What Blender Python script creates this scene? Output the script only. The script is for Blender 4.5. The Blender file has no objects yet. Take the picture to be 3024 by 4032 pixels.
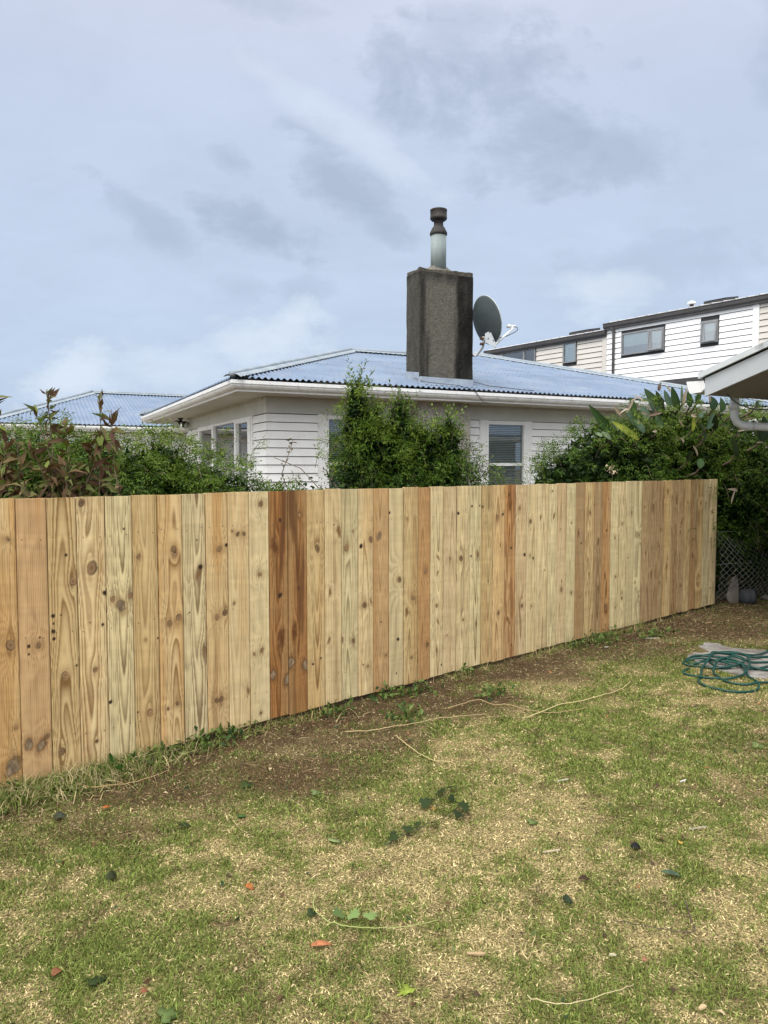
import bpy, math, random
import numpy as np
from mathutils import Vector, Matrix

# ------------------------------------------------------------------ camera, sky, sun, exposure
scn = bpy.context.scene
COL = scn.collection
R = math.radians
cam_d = bpy.data.cameras.new('camera'); cam = bpy.data.objects.new('camera', cam_d); COL.objects.link(cam)
cam.location = (0, 0, 1.6); cam.rotation_euler = (R(90 - 3.34), 0, 0)
cam_d.sensor_fit = 'HORIZONTAL'; cam_d.sensor_width = 36.0; cam_d.lens = 2950 / 3024 * 36
cam_d.clip_start = 0.05; cam_d.clip_end = 3000
scn.camera = cam
vs = scn.view_settings
vs.view_transform = 'Standard'; vs.look = 'None'; vs.gamma = 1.0; vs.use_curve_mapping = False

SUN_EL, SUN_AZ = 58.0, 205.0        # degrees; azimuth clockwise from +Y, so the sun stands behind the camera, a little left
wd = bpy.data.worlds.new('World'); scn.world = wd; wd.use_nodes = True
nt = wd.node_tree; nt.nodes.clear()
N = nt.nodes.new; L = nt.links.new


def nmath(tree, op, a, b=None, c=None, clamp=False):
    n = tree.nodes.new('ShaderNodeMath'); n.operation = op; n.use_clamp = clamp
    for i, v in enumerate((a, b, c)):
        if v is None: continue
        if isinstance(v, (int, float)): n.inputs[i].default_value = v
        else: tree.links.new(v, n.inputs[i])
    return n.outputs[0]


def nmix(tree, fac, a, b, mode='MIX'):
    n = tree.nodes.new('ShaderNodeMix'); n.data_type = 'RGBA'; n.blend_type = mode
    for sock, v in ((n.inputs[0], fac), (n.inputs[6], a), (n.inputs[7], b)):
        if isinstance(v, (int, float)): sock.default_value = v
        elif isinstance(v, tuple): sock.default_value = (v[0], v[1], v[2], 1)
        else: tree.links.new(v, sock)
    return n.outputs[2]


def nramp(tree, fac, stops):
    n = tree.nodes.new('ShaderNodeValToRGB')
    tree.links.new(fac, n.inputs[0])
    el = n.color_ramp.elements
    while len(el) < len(stops): el.new(0.5)
    for e, (p, c) in zip(el, stops):
        e.position = p
        e.color = (c, c, c, 1) if isinstance(c, (int, float)) else (c[0], c[1], c[2], 1)
    return n.outputs[0]


def nnoise(tree, vec, scale, detail=4, rough=0.55, dist=0.0):
    n = tree.nodes.new('ShaderNodeTexNoise')
    n.inputs['Scale'].default_value = scale; n.inputs['Detail'].default_value = detail
    n.inputs['Roughness'].default_value = rough; n.inputs['Distortion'].default_value = dist
    if vec is not None: tree.links.new(vec, n.inputs['Vector'])
    return n.outputs[0]


def nmapping(tree, vec, scale=(1, 1, 1), loc=(0, 0, 0), rot=(0, 0, 0)):
    n = tree.nodes.new('ShaderNodeMapping')
    n.inputs['Scale'].default_value = scale; n.inputs['Location'].default_value = loc; n.inputs['Rotation'].default_value = rot
    tree.links.new(vec, n.inputs[0])
    return n.outputs[0]


tc = N('ShaderNodeTexCoord')
sep = N('ShaderNodeSeparateXYZ'); L(tc.outputs['Generated'], sep.inputs[0])
dx, dy, dz = sep.outputs
# overcast base by height above the horizon: pale blue-grey low down, brighter towards the zenith
zc = nmath(nt, 'MAXIMUM', dz, 0.0)
base = nramp(nt, zc, [(0.0, (0.41, 0.515, 0.66)), (0.18, (0.425, 0.515, 0.65)), (0.42, (0.445, 0.508, 0.64)), (0.52, (0.50, 0.54, 0.66)),
                      (0.64, (0.95, 0.94, 0.92)), (1.0, (1.6, 1.55, 1.46))])
# cloud deck coordinates: a plane overhead, flattened towards the horizon
den = nmath(nt, 'ADD', zc, 0.28)
px = nmath(nt, 'DIVIDE', dx, den); py = nmath(nt, 'DIVIDE', dy, den)
cmb = N('ShaderNodeCombineXYZ'); L(px, cmb.inputs[0]); L(py, cmb.inputs[1])
big = nnoise(nt, nmapping(nt, cmb.outputs[0], (1.2, 2.0, 1), (3.1, 1.7, 0)), 1.1, 5, 0.55, 0.5)
fine = nnoise(nt, nmapping(nt, cmb.outputs[0], (1.6, 2.2, 1), (0.4, 5.2, 0)), 4.0, 8, 0.62, 0.6)
soft = nramp(nt, big, [(0.30, 0.94), (0.5, 1.0), (0.72, 1.05)])
col = nmix(nt, 1.0, base, soft, 'MULTIPLY')
# direction coordinates of the sky ahead (x/y and z/y), where the separate cloud shapes sit
ysafe = nmath(nt, 'MAXIMUM', dy, 0.05)
ax = nmath(nt, 'DIVIDE', dx, ysafe); az = nmath(nt, 'DIVIDE', dz, ysafe)
front = nmath(nt, 'GREATER_THAN', dy, 0.05)
nv = N('ShaderNodeCombineXYZ'); L(ax, nv.inputs[0]); L(az, nv.inputs[1])
wob = nnoise(nt, nmapping(nt, nv.outputs[0], (1, 1.3, 1), (2.2, 0.3, 0)), 7.0, 7, 0.62, 0.3)
wob2 = nnoise(nt, nmapping(nt, nv.outputs[0], (1, 1.5, 1), (7.2, 3.3, 0)), 14.0, 8, 0.68, 0.2)


def cloud(cx, cz, rx, rz, ang, amt=1.0):
    ca, sa = math.cos(ang), math.sin(ang)
    x = nmath(nt, 'SUBTRACT', ax, cx); z = nmath(nt, 'SUBTRACT', az, cz)
    u = nmath(nt, 'DIVIDE', nmath(nt, 'ADD', nmath(nt, 'MULTIPLY', x, ca), nmath(nt, 'MULTIPLY', z, sa)), rx)
    v = nmath(nt, 'DIVIDE', nmath(nt, 'SUBTRACT', nmath(nt, 'MULTIPLY', z, ca), nmath(nt, 'MULTIPLY', x, sa)), rz)
    d = nmath(nt, 'SQRT', nmath(nt, 'ADD', nmath(nt, 'MULTIPLY', u, u), nmath(nt, 'MULTIPLY', v, v)))
    d = nmath(nt, 'ADD', d, nmath(nt, 'MULTIPLY', nmath(nt, 'SUBTRACT', wob, 0.5), 2.6))
    d = nmath(nt, 'ADD', d, nmath(nt, 'MULTIPLY', nmath(nt, 'SUBTRACT', wob2, 0.5), 1.3))
    m = nramp(nt, d, [(0.2, amt), (0.55, amt * .62), (0.9, 0.0)])
    return nmath(nt, 'MULTIPLY', m, front)


dark = None
for args in [(0.17, 0.47, 0.22, 0.105, -0.35, 0.95), (0.30, 0.415, 0.12, 0.06, -0.3, 0.75), (0.09, 0.55, 0.10, 0.06, 0.1, 0.5),
             (-0.055, 0.37, 0.115, 0.05, -0.75, 0.95), (0.0, 0.315, 0.07, 0.03, -0.5, 0.8), (0.24, 0.44, 0.09, 0.05, -.5, .8),
             (-0.155, 0.30, 0.10, 0.05, -0.45, 0.9), (-0.30, 0.315, 0.09, 0.032, -0.65, 0.7), (-0.20, 0.40, 0.05, 0.025, -0.5, 0.6),
             (-0.19, 0.60, 0.14, 0.03, -0.2, 0.45), (0.52, 0.56, 0.06, 0.10, 0.0, 0.5), (0.36, 0.27, 0.22, 0.05, 0.0, 0.45),
             (-0.12, 0.235, 0.14, 0.03, 0.0, 0.5)]:
    c = cloud(*args)
    dark = c if dark is None else nmath(nt, 'MAXIMUM', dark, c)
lite = None
for args in [(-0.14, 0.175, 0.10, 0.055, 0.2, 0.8), (-0.42, 0.125, 0.09, 0.045, 0.3, 0.9), (-0.30, 0.13, 0.12, 0.05, 0.0, 0.55),
             (0.28, 0.235, 0.10, 0.035, 0.1, 0.7), (0.10, 0.66, 0.20, 0.06, 0.0, 0.6), (-0.05, 0.44, 0.16, 0.03, -0.6, 0.5)]:
    c = cloud(*args)
    lite = c if lite is None else nmath(nt, 'MAXIMUM', lite, c)
dk = nmath(nt, 'MULTIPLY', nmath(nt, 'MULTIPLY', dark, 0.72), nmath(nt, 'ADD', nmath(nt, 'MULTIPLY', fine, 0.9), 0.45), clamp=True)
col = nmix(nt, dk, col, (0.28, 0.34, 0.445))
col = nmix(nt, nmath(nt, 'MULTIPLY', lite, 0.8), col, (0.60, 0.66, 0.755))
veil = nramp(nt, fine, [(0.25, 0.965), (0.5, 1.0), (0.75, 1.03)])
col = nmix(nt, 1.0, col, veil, 'MULTIPLY')
sdir = (math.sin(R(SUN_AZ)) * math.cos(R(SUN_EL)), math.cos(R(SUN_AZ)) * math.cos(R(SUN_EL)), math.sin(R(SUN_EL)))
dotn = N('ShaderNodeVectorMath'); dotn.operation = 'DOT_PRODUCT'; L(tc.outputs['Generated'], dotn.inputs[0]); dotn.inputs[1].default_value = sdir
glow = nramp(nt, dotn.outputs['Value'], [(0.30, 0.0), (0.97, 1.0)])     # bright sky added round the sun, out of view, to light the fence
col = nmix(nt, glow, col, (2.25, 2.21, 2.14))
bg = N('ShaderNodeBackground'); L(col, bg.inputs[0]); bg.inputs[1].default_value = 0.97
sky = N('ShaderNodeTexSky'); sky.sky_type = 'NISHITA'; sky.sun_disc = False
sky.sun_elevation = R(SUN_EL); sky.sun_rotation = R(SUN_AZ); sky.air_density = 1.0; sky.dust_density = 3.0
bg2 = N('ShaderNodeBackground'); L(sky.outputs[0], bg2.inputs[0]); bg2.inputs[1].default_value = 0.05
mixs = N('ShaderNodeMixShader'); mixs.inputs[0].default_value = 0.12      # the overcast deck lets a little of the clear sky through
L(bg.outputs[0], mixs.inputs[1]); L(bg2.outputs[0], mixs.inputs[2])
wo = N('ShaderNodeOutputWorld'); L(mixs.outputs[0], wo.inputs[0])

sun_d = bpy.data.lights.new('sun', 'SUN'); sun = bpy.data.objects.new('sun', sun_d); COL.objects.link(sun)
sun_d.energy = 1.5; sun_d.angle = R(25); sun_d.color = (1.0, 0.975, 0.94)
sd = Vector((math.sin(R(SUN_AZ)) * math.cos(R(SUN_EL)), math.cos(R(SUN_AZ)) * math.cos(R(SUN_EL)), math.sin(R(SUN_EL))))
sun.rotation_euler = sd.to_track_quat('Z', 'Y').to_euler()
sun.location = sd * 40
vs.exposure = 0.54

# ------------------------------------------------------------------ helpers
rng = np.random.default_rng(7)
random.seed(7)


class MB:
    """collects verts and faces of one mesh"""
    def __init__(s): s.v = []; s.f = []; s.c = []; s.sm = []
    def add(s, verts, faces, color=None, smooth=False):
        o = len(s.v); s.v.extend([tuple(p) for p in verts])
        s.f.extend([tuple(i + o for i in f) for f in faces]); s.sm.extend([smooth] * len(faces))
        s.c.extend([color if color is not None else (1, 1, 1)] * len(verts))
        return s
    def box(s, lo, hi, color=None):
        x0, y0, z0 = lo; x1, y1, z1 = hi
        v = [(x0, y0, z0), (x1, y0, z0), (x1, y1, z0), (x0, y1, z0), (x0, y0, z1), (x1, y0, z1), (x1, y1, z1), (x0, y1, z1)]
        return s.add(v, [(0, 3, 2, 1), (4, 5, 6, 7), (0, 1, 5, 4), (1, 2, 6, 5), (2, 3, 7, 6), (3, 0, 4, 7)], color)
    def tube(s, pts, rad, n=8, color=None, cap=True, smooth=True):
        P = [Vector(p) for p in pts]; m = len(P)
        rad = [rad] * m if isinstance(rad, (int, float)) else rad
        T = [(P[min(i + 1, m - 1)] - P[max(i - 1, 0)]).normalized() for i in range(m)]
        a = Vector((0, 0, 1)) if abs(T[0].z) < 0.9 else Vector((1, 0, 0))
        nrm = T[0].cross(a).normalized(); vs_ = []
        for i in range(m):
            nrm = (nrm - T[i] * nrm.dot(T[i])).normalized(); b = T[i].cross(nrm)
            for k in range(n):
                t = 2 * math.pi * k / n
                vs_.append(P[i] + (nrm * math.cos(t) + b * math.sin(t)) * rad[i])
        fs = [(i * n + k, i * n + (k + 1) % n, (i + 1) * n + (k + 1) % n, (i + 1) * n + k) for i in range(m - 1) for k in range(n)]
        if cap: fs += [tuple(range(n - 1, -1, -1)), tuple((m - 1) * n + k for k in range(n))]
        return s.add(vs_, fs, color, smooth)
    def lathe(s, prof, n=24, at=(0, 0, 0), color=None):
        vs_ = [(at[0] + r * math.cos(2 * math.pi * k / n), at[1] + r * math.sin(2 * math.pi * k / n), at[2] + z) for r, z in prof for k in range(n)]
        fs = [(i * n + k, i * n + (k + 1) % n, (i + 1) * n + (k + 1) % n, (i + 1) * n + k) for i in range(len(prof) - 1) for k in range(n)]
        fs += [tuple(range(n - 1, -1, -1)), tuple((len(prof) - 1) * n + k for k in range(n))]
        return s.add(vs_, fs, color, True)
    def sweep(s, path, prof, color=None):
        """profile (inward offset, z) swept along a plan polyline; inward is to the left of the path; mitred corners"""
        P = [Vector(p) for p in path]; m = len(P); D = [(P[i + 1] - P[i]).normalized() for i in range(m - 1)]
        vs_ = []
        for i in range(m):
            if i == 0: mit = Vector((-D[0].y, D[0].x))
            elif i == m - 1: mit = Vector((-D[-1].y, D[-1].x))
            else:
                a = Vector((-D[i - 1].y, D[i - 1].x)); b = Vector((-D[i].y, D[i].x)); mm = (a + b); mit = mm * (2 / mm.length_squared)
            for o, z in prof: vs_.append((P[i].x + mit.x * o, P[i].y + mit.y * o, z))
        k = len(prof)
        fs = [(i * k + j, (i + 1) * k + j, (i + 1) * k + j + 1, i * k + j + 1) for i in range(m - 1) for j in range(k - 1)]
        return s.add(vs_, fs, color)
    def prism(s, poly, axis_fn, h0, h1, color=None):
        """poly (a, b) extruded from h0 to h1; axis_fn(a, b, h) -> xyz"""
        n = len(poly)
        vs_ = [axis_fn(a, b, h0) for a, b in poly] + [axis_fn(a, b, h1) for a, b in poly]
        fs = [tuple(range(n - 1, -1, -1)), tuple(range(n, 2 * n))] + [(i, (i + 1) % n, n + (i + 1) % n, n + i) for i in range(n)]
        return s.add(vs_, fs, color)
    def build(s, name, m, parent=None, loc=None, rot=None, col=False):
        me = bpy.data.meshes.new(name); me.from_pydata(s.v, [], s.f); me.validate(verbose=False)
        if len(s.sm) == len(me.polygons): me.polygons.foreach_set('use_smooth', s.sm)
        if col:
            a = me.color_attributes.new('tint', 'FLOAT_COLOR', 'POINT')
            c = np.ones((len(me.vertices), 4), np.float32); c[:, :3] = np.array(s.c, np.float32)[:len(me.vertices)]
            a.data.foreach_set('color', c.ravel())
        me.update()
        return link(name, me, m, parent, loc, rot)


def link(name, me, m, parent=None, loc=None, rot=None):
    o = bpy.data.objects.new(name, me); COL.objects.link(o)
    if m is not None: me.materials.append(m)
    if parent is not None: o.parent = parent
    if loc is not None: o.location = loc
    if rot is not None: o.rotation_euler = rot
    return o


def npmesh(name, verts, quads=None, tris=None, colors=None, m=None, parent=None, smooth=False, loc=None, rot=None):
    """fast mesh from arrays"""
    me = bpy.data.meshes.new(name)
    nq = 0 if quads is None else len(quads); ntr = 0 if tris is None else len(tris)
    me.vertices.add(len(verts)); me.vertices.foreach_set('co', np.asarray(verts, np.float32).ravel())
    idx = np.concatenate([np.asarray(a, np.int32).ravel() for a in (quads, tris) if a is not None])
    me.loops.add(len(idx)); me.loops.foreach_set('vertex_index', idx)
    st = np.concatenate([np.arange(nq, dtype=np.int32) * 4, nq * 4 + np.arange(ntr, dtype=np.int32) * 3])
    me.polygons.add(nq + ntr); me.polygons.foreach_set('loop_start', st)
    try: me.polygons.foreach_set('loop_total', np.concatenate([np.full(nq, 4, np.int32), np.full(ntr, 3, np.int32)]))
    except Exception: pass
    if smooth: me.polygons.foreach_set('use_smooth', np.ones(nq + ntr, bool))
    if colors is not None:
        a = me.color_attributes.new('tint', 'FLOAT_COLOR', 'POINT')
        c = np.ones((len(verts), 4), np.float32); c[:, :3] = colors
        a.data.foreach_set('color', c.ravel())
    me.update(calc_edges=True); me.validate(verbose=False)
    return link(name, me, m, parent, loc, rot)


def thing(name, label, cat, loc=(0, 0, 0), rz=0.0, group=None):
    o = bpy.data.objects.new(name, None); COL.objects.link(o); o.empty_display_size = 0.2
    o.location = loc; o.rotation_euler = (0, 0, rz)
    return tag(o, label, cat, group)


def tag(o, label=None, cat=None, group=None, kind=None):
    if label: o['label'] = label
    if cat: o['category'] = cat
    if group: o['group'] = group
    if kind: o['kind'] = kind
    return o


# ---- numpy noise
def vnoise(x, y, seed=0):
    xi = np.floor(x).astype(np.int64); yi = np.floor(y).astype(np.int64); fx = x - xi; fy = y - yi
    def h(a, b):
        n = (a * 374761393 + b * 668265263 + seed * 1442695041) & 0x7fffffff
        n = ((n ^ (n >> 13)) * 1274126177) & 0x7fffffff
        return ((n ^ (n >> 16)) & 0xffff) / 65535.0
    u = fx * fx * (3 - 2 * fx); v = fy * fy * (3 - 2 * fy)
    return (h(xi, yi) * (1 - u) + h(xi + 1, yi) * u) * (1 - v) + (h(xi, yi + 1) * (1 - u) + h(xi + 1, yi + 1) * u) * v


def fbm(x, y, seed=0, oct=4, gain=0.5):
    s = 0; a = 1; t = 0
    for i in range(oct):
        s = s + a * vnoise(x * 2 ** i + 17.3 * i, y * 2 ** i - 9.1 * i, seed + i); t += a; a *= gain
    return s / t


def sstep(a, b, x):
    t = np.clip((x - a) / (b - a), 0, 1); return t * t * (3 - 2 * t)


def unit(a): return a / np.maximum(np.linalg.norm(a, axis=-1, keepdims=True), 1e-9)


# ------------------------------------------------------------------ materials
def pm(name, c1, c2=None, scale=8.0, rough=0.6, bump=0.0, bscale=None, stretch=(1, 1, 1), metal=0.0, spec=0.4, lo=0.35, hi=0.65, stain=None, attr=False, det=5):
    m = bpy.data.materials.new(name); m.use_nodes = True; t = m.node_tree
    b = t.nodes['Principled BSDF']
    b.inputs['Roughness'].default_value = rough; b.inputs['Metallic'].default_value = metal
    b.inputs['Specular IOR Level'].default_value = spec
    co = t.nodes.new('ShaderNodeTexCoord').outputs['Object']
    cv = nmapping(t, co, stretch)
    n = nnoise(t, cv, scale, det)
    c = nmix(t, nramp(t, n, [(lo, 0.0), (hi, 1.0)]), c1, c2 if c2 else c1)
    if attr:
        a = t.nodes.new('ShaderNodeVertexColor'); a.layer_name = 'tint'
        c = nmix(t, 1.0, c, a.outputs[0], 'MULTIPLY')
    if stain:
        sc, ss, sstr, samt = stain
        sn = nnoise(t, nmapping(t, co, sstr, (3, 1, 7)), ss, 6, 0.65)
        c = nmix(t, nramp(t, sn, [(0.52, 0.0), (0.72, samt)]), c, sc)
    t.links.new(c, b.inputs['Base Color'])
    if bump:
        bn = t.nodes.new('ShaderNodeBump'); bn.inputs['Strength'].default_value = bump; bn.inputs['Distance'].default_value = 0.01
        t.links.new(nnoise(t, cv, bscale or scale * 3, 6), bn.inputs['Height']); t.links.new(bn.outputs[0], b.inputs['Normal'])
    return m


def leafmat(name, rough=0.45, trans=0.22, spec=0.4):
    m = bpy.data.materials.new(name); m.use_nodes = True; t = m.node_tree
    b = t.nodes['Principled BSDF']; out = t.nodes['Material Output']
    b.inputs['Roughness'].default_value = rough; b.inputs['Specular IOR Level'].default_value = spec
    a = t.nodes.new('ShaderNodeVertexColor'); a.layer_name = 'tint'
    t.links.new(a.outputs[0], b.inputs['Base Color'])
    tr = t.nodes.new('ShaderNodeBsdfTranslucent')
    tcol = nmix(t, 1.0, a.outputs[0], (1.25, 1.2, 0.7), 'MULTIPLY'); t.links.new(tcol, tr.inputs[0])
    mx = t.nodes.new('ShaderNodeMixShader'); mx.inputs[0].default_value = trans
    t.links.new(b.outputs[0], mx.inputs[1]); t.links.new(tr.outputs[0], mx.inputs[2]); t.links.new(mx.outputs[0], out.inputs[0])
    return m


def glassmat(name, tint=(0.9, 0.95, 0.95), refl=0.10):
    m = bpy.data.materials.new(name); m.use_nodes = True; t = m.node_tree; t.nodes.remove(t.nodes['Principled BSDF'])
    out = t.nodes['Material Output']
    g = t.nodes.new('ShaderNodeBsdfGlossy'); g.inputs['Roughness'].default_value = 0.02
    tr = t.nodes.new('ShaderNodeBsdfTransparent'); tr.inputs[0].default_value = (*tint, 1)
    fr = t.nodes.new('ShaderNodeFresnel'); fr.inputs[0].default_value = 1.5
    f = nmath(t, 'ADD', nmath(t, 'MULTIPLY', fr.outputs[0], 1.4), refl * 0.4, clamp=True)
    mx = t.nodes.new('ShaderNodeMixShader'); t.links.new(f, mx.inputs[0])
    t.links.new(tr.outputs[0], mx.inputs[1]); t.links.new(g.outputs[0], mx.inputs[2]); t.links.new(mx.outputs[0], out.inputs[0])
    return m


M = {}
M['white_board'] = pm('white_weatherboard_paint', (0.84, 0.84, 0.83), (0.78, 0.78, 0.77), 3.0, 0.55, 0.1, 40, stain=((0.46, 0.42, 0.35), 2.2, (1, 1, 0.6), 0.25))
M['white_trim'] = pm('white_trim_paint', (0.82, 0.82, 0.81), (0.75, 0.75, 0.74), 5.0, 0.5, stain=((0.40, 0.37, 0.32), 5.0, (1, 1, 1), 0.25))
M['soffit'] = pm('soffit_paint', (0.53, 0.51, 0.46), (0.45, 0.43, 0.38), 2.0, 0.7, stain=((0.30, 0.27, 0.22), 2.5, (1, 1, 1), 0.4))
M['gutter'] = pm('white_gutter_paint', (0.78, 0.79, 0.79), (0.70, 0.70, 0.69), 4.0, 0.4, stain=((0.20, 0.18, 0.15), 14.0, (1, 1, 0.5), 0.4))
M['roof'] = pm('blue_grey_roof_paint', (0.115, 0.165, 0.25), (0.16, 0.215, 0.305), 1.3, 0.5, 0.05, 30, spec=0.3, stain=((0.30, 0.26, 0.22), 3.0, (1.0, 1.0, 1), 0.32))
M['ridge'] = pm('ridge_capping_paint', (0.19, 0.235, 0.28), (0.26, 0.30, 0.34), 4.0, 0.55, 0.1, 30, stain=((0.16, 0.17, 0.14), 7.0, (1, 1, 1), 0.5))
M['black'] = pm('black_gap', (0.012, 0.012, 0.012), (0.02, 0.02, 0.02), 5, 0.9)
M['dark_room'] = pm('dark_room_lining', (0.05, 0.05, 0.05), (0.035, 0.035, 0.035), 2, 0.9)
M['glass'] = glassmat('window_glass', refl=0.08)
M['blind'] = pm('venetian_blind_slat', (0.42, 0.40, 0.40), (0.50, 0.48, 0.47), 3, 0.5)
M['lead'] = pm('flashing_metal', (0.24, 0.28, 0.34), (0.34, 0.39, 0.45), 6, 0.4, metal=0.0, spec=0.6)
M['screw'] = pm('dull_screw_head', (.05, .055, .06), (.09, .09, .09), 30, .6)
M['cable'] = pm('black_cable_rubber', (0.015, 0.015, 0.016), (0.03, 0.03, 0.03), 10, 0.55)
M['attr_matte'] = pm('painted_by_tint', (0.95, 0.95, 0.95), (1.0, 1.0, 1.0), 30, 0.75, attr=True)
M['bark'] = pm('twig_bark', (0.10, 0.075, 0.05), (0.16, 0.12, 0.08), 20, 0.8)
M['leaf'] = leafmat('shrub_leaf', 0.5, 0.2, 0.15)
M['leaf_glossy'] = leafmat('broad_leaf', 0.55, 0.1, 0.12)
M['leaf_dry'] = leafmat('dry_leaf', 0.75, 0.15, 0.2)
M['grass'] = leafmat('grass_blade', 0.7, 0.15, 0.2)

# ------------------------------------------------------------------ ground and lawn
FB = np.array([-1.8353, 3.7072]); FU = np.array([0.7487, 0.6629]); FN = np.array([0.6629, -0.7487])   # fence start, direction, normal to the lawn
FANG = math.atan2(FU[1], FU[0])


def fence_coords(x, y):
    dx_, dy_ = x - FB[0], y - FB[1]
    return dx_ * FU[0] + dy_ * FU[1], dx_ * FN[0] + dy_ * FN[1]       # along the fence, out into the lawn


def gz(x, y):
    """height of the lawn"""
    t, d = fence_coords(x, y)
    n = fbm(np.asarray(x) * 0.9, np.asarray(y) * 0.9, 3, 3) - 0.5
    f = fbm(np.asarray(x) * 5.0, np.asarray(y) * 5.0, 5, 2) - 0.5
    return -0.030 + 0.03 * n * sstep(0.2, 1.5, d) + 0.018 * f


# patches read off the lawn: x, y, radius x, radius y, amount
DIRT = [(-1.15, 3.75, 0.45, 0.30, 0.8), (-0.55, 3.95, 0.55, 0.30, 0.9), (-1.3, 3.3, 0.35, 0.2, 0.6), (-0.2, 4.45, 0.5, 0.35, 0.75), (0.4, 5.1, 0.6, 0.35, 0.9), (0.75, 5.25, 0.35, 0.25, 0.9),
        (1.3, 5.9, 0.6, 0.35, 0.8), (2.2, 6.7, 0.8, 0.5, 0.8), (3.2, 7.6, 1.2, 0.8, 0.9), (4.3, 8.4, 1.2, 0.9, 0.8), (3.4, 6.9, 0.9, 0.6, 0.55), (2.3, 4.3, 0.45, 0.35, 0.5), (1.9, 3.75, 0.3, 0.2, 0.35), (2.6, 5.0, 0.4, 0.3, 0.3),
        (-1.6, 3.1, 0.25, 0.2, 0.4)]
GREEN = [(1.6, 5.1, 0.7, 0.5, 0.75), (2.2, 5.5, 0.5, 0.3, 0.6), (0.0, 2.45, 0.6, 0.4, 0.35), (-0.8, 2.45, 0.4, 0.4, 0.35), (1.7, 3.5, 0.5, 0.25, 0.5), (1.9, 3.1, 0.4, 0.3, 0.5), (1.0, 4.7, 0.5, 0.3, 0.45),
         (0.6, 2.3, 0.35, 0.25, 0.35), (-0.7, 3.05, 0.3, 0.25, 0.3), (3.55, 6.7, 0.25, 0.2, 1.0), (2.5, 4.0, 0.4, 0.3, 0.5), (-0.1, 3.0, 0.3, 0.3, 0.25), (1.25, 2.35, 0.3, 0.3, 0.3)]
STRAW = [(0.35, 3.2, 0.5, 0.4, 0.7), (0.85, 3.6, 0.4, 0.35, 0.5), (1.3, 2.8, 0.4, 0.35, 0.5), (-0.6, 2.7, 0.3, 0.2, 0.4), (0.1, 2.9, 0.4, 0.3, 0.3), (1.1, 2.2, 0.3, 0.2, 0.4), (-0.9, 2.55, 0.2, 0.15, 0.5)]


def blobs(lst, x, y, grow=1.0):
    s = np.zeros_like(np.asarray(x, float))
    w = (fbm(x * 2.2, y * 2.2, 41, 4) - 0.5) * 0.9
    for bx, by, rx, ry, a in lst:
        d = np.sqrt(((x - bx) / rx) ** 2 + ((y - by) / ry) ** 2) / grow + w
        s = np.maximum(s, a * (1 - sstep(0.35, 1.25, d)))
    return s


def lawn_fields(x, y):
    t, d = fence_coords(x, y)
    n1 = fbm(x * 1.6, y * 1.6, 11, 5); n2 = fbm(x * 5.5, y * 5.5, 23, 4); n3 = fbm(x * 17, y * 17, 31, 3)
    edge = 0.36 + 0.26 * (fbm(t * 1.3, d * 0 + 2, 51, 3) - 0.3)
    dirt = np.maximum(0.92 * (1 - sstep(edge * 0.5, edge + 0.25, d + (n2 - 0.5) * 0.5)), blobs(DIRT, x, y, 1.15))
    dirt = np.maximum(dirt, .55 * sstep(.62, .76, fbm(x * 8.5, y * 8.5, 71, 4)))
    green = np.clip((n1 - 0.45) * 1.4 + (n2 - 0.5) * 1.7 + (n3 - 0.5) * 2.0 + 0.43 + 0.38 * blobs(GREEN, x, y) - 0.36 * blobs(STRAW, x, y), 0, 1)
    return np.clip(dirt, 0, 1), green, n2, n3


gm = pm('bare_ground', (0.10, 0.085, 0.05), (0.15, 0.12, 0.07), 0.4, 0.95)
tag(MB().add([(-900, -900, -0.16), (900, -900, -0.16), (900, 900, -0.16), (-900, 900, -0.16)], [(0, 1, 2, 3)]).build('ground', gm), kind='structure')

gx = np.arange(-5.0, 10.01, 0.05); gy = np.arange(-1.5, 12.51, 0.05)
XX, YY = np.meshgrid(gx, gy); ZZ = gz(XX, YY)
tt, dd = fence_coords(XX, YY)
rim = np.minimum(np.minimum(XX + 5, 10 - XX), np.minimum(YY + 1.5, 12.5 - YY)); ZZ = np.where(rim < 0.3, ZZ - 0.2 * (1 - rim / 0.3), ZZ)
di, gr, n2, n3 = lawn_fields(XX.ravel(), YY.ravel())
soil = np.array([0.080, 0.049, 0.027]); thatch = np.array([0.285, 0.228, 0.108]); moss = np.array([0.135, 0.135, 0.042])
cc = thatch * (1 - gr[:, None]) + moss * gr[:, None]
cc = cc * (1 - di[:, None]) + (soil * (0.75 + 0.6 * n2[:, None])) * di[:, None]
cc *= (0.7 + 0.6 * n3[:, None])
nx_, ny_ = len(gx), len(gy)
ii = np.arange(nx_ * ny_).reshape(ny_, nx_)
qd = np.stack([ii[:-1, :-1], ii[:-1, 1:], ii[1:, 1:], ii[1:, :-1]], -1).reshape(-1, 4)
lm = bpy.data.materials.new('lawn_thatch'); lm.use_nodes = True
t_ = lm.node_tree; b_ = t_.nodes['Principled BSDF']; b_.inputs['Roughness'].default_value = 0.95; b_.inputs['Specular IOR Level'].default_value = 0.1
a_ = t_.nodes.new('ShaderNodeVertexColor'); a_.layer_name = 'tint'
oc_ = t_.nodes.new('ShaderNodeTexCoord').outputs['Object']
n_ = nnoise(t_, oc_, 130, 5, 0.7)
cx_ = nmix(t_, 1.0, a_.outputs[0], nramp(t_, n_, [(0.38, 0.14), (0.5, 0.8), (0.63, 1.65)]), 'MULTIPLY')
t_.links.new(cx_, b_.inputs['Base Color'])
bp_ = t_.nodes.new('ShaderNodeBump'); bp_.inputs['Strength'].default_value = 0.8; bp_.inputs['Distance'].default_value = 0.012
t_.links.new(n_, bp_.inputs['Height']); t_.links.new(bp_.outputs[0], b_.inputs['Normal'])
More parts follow.
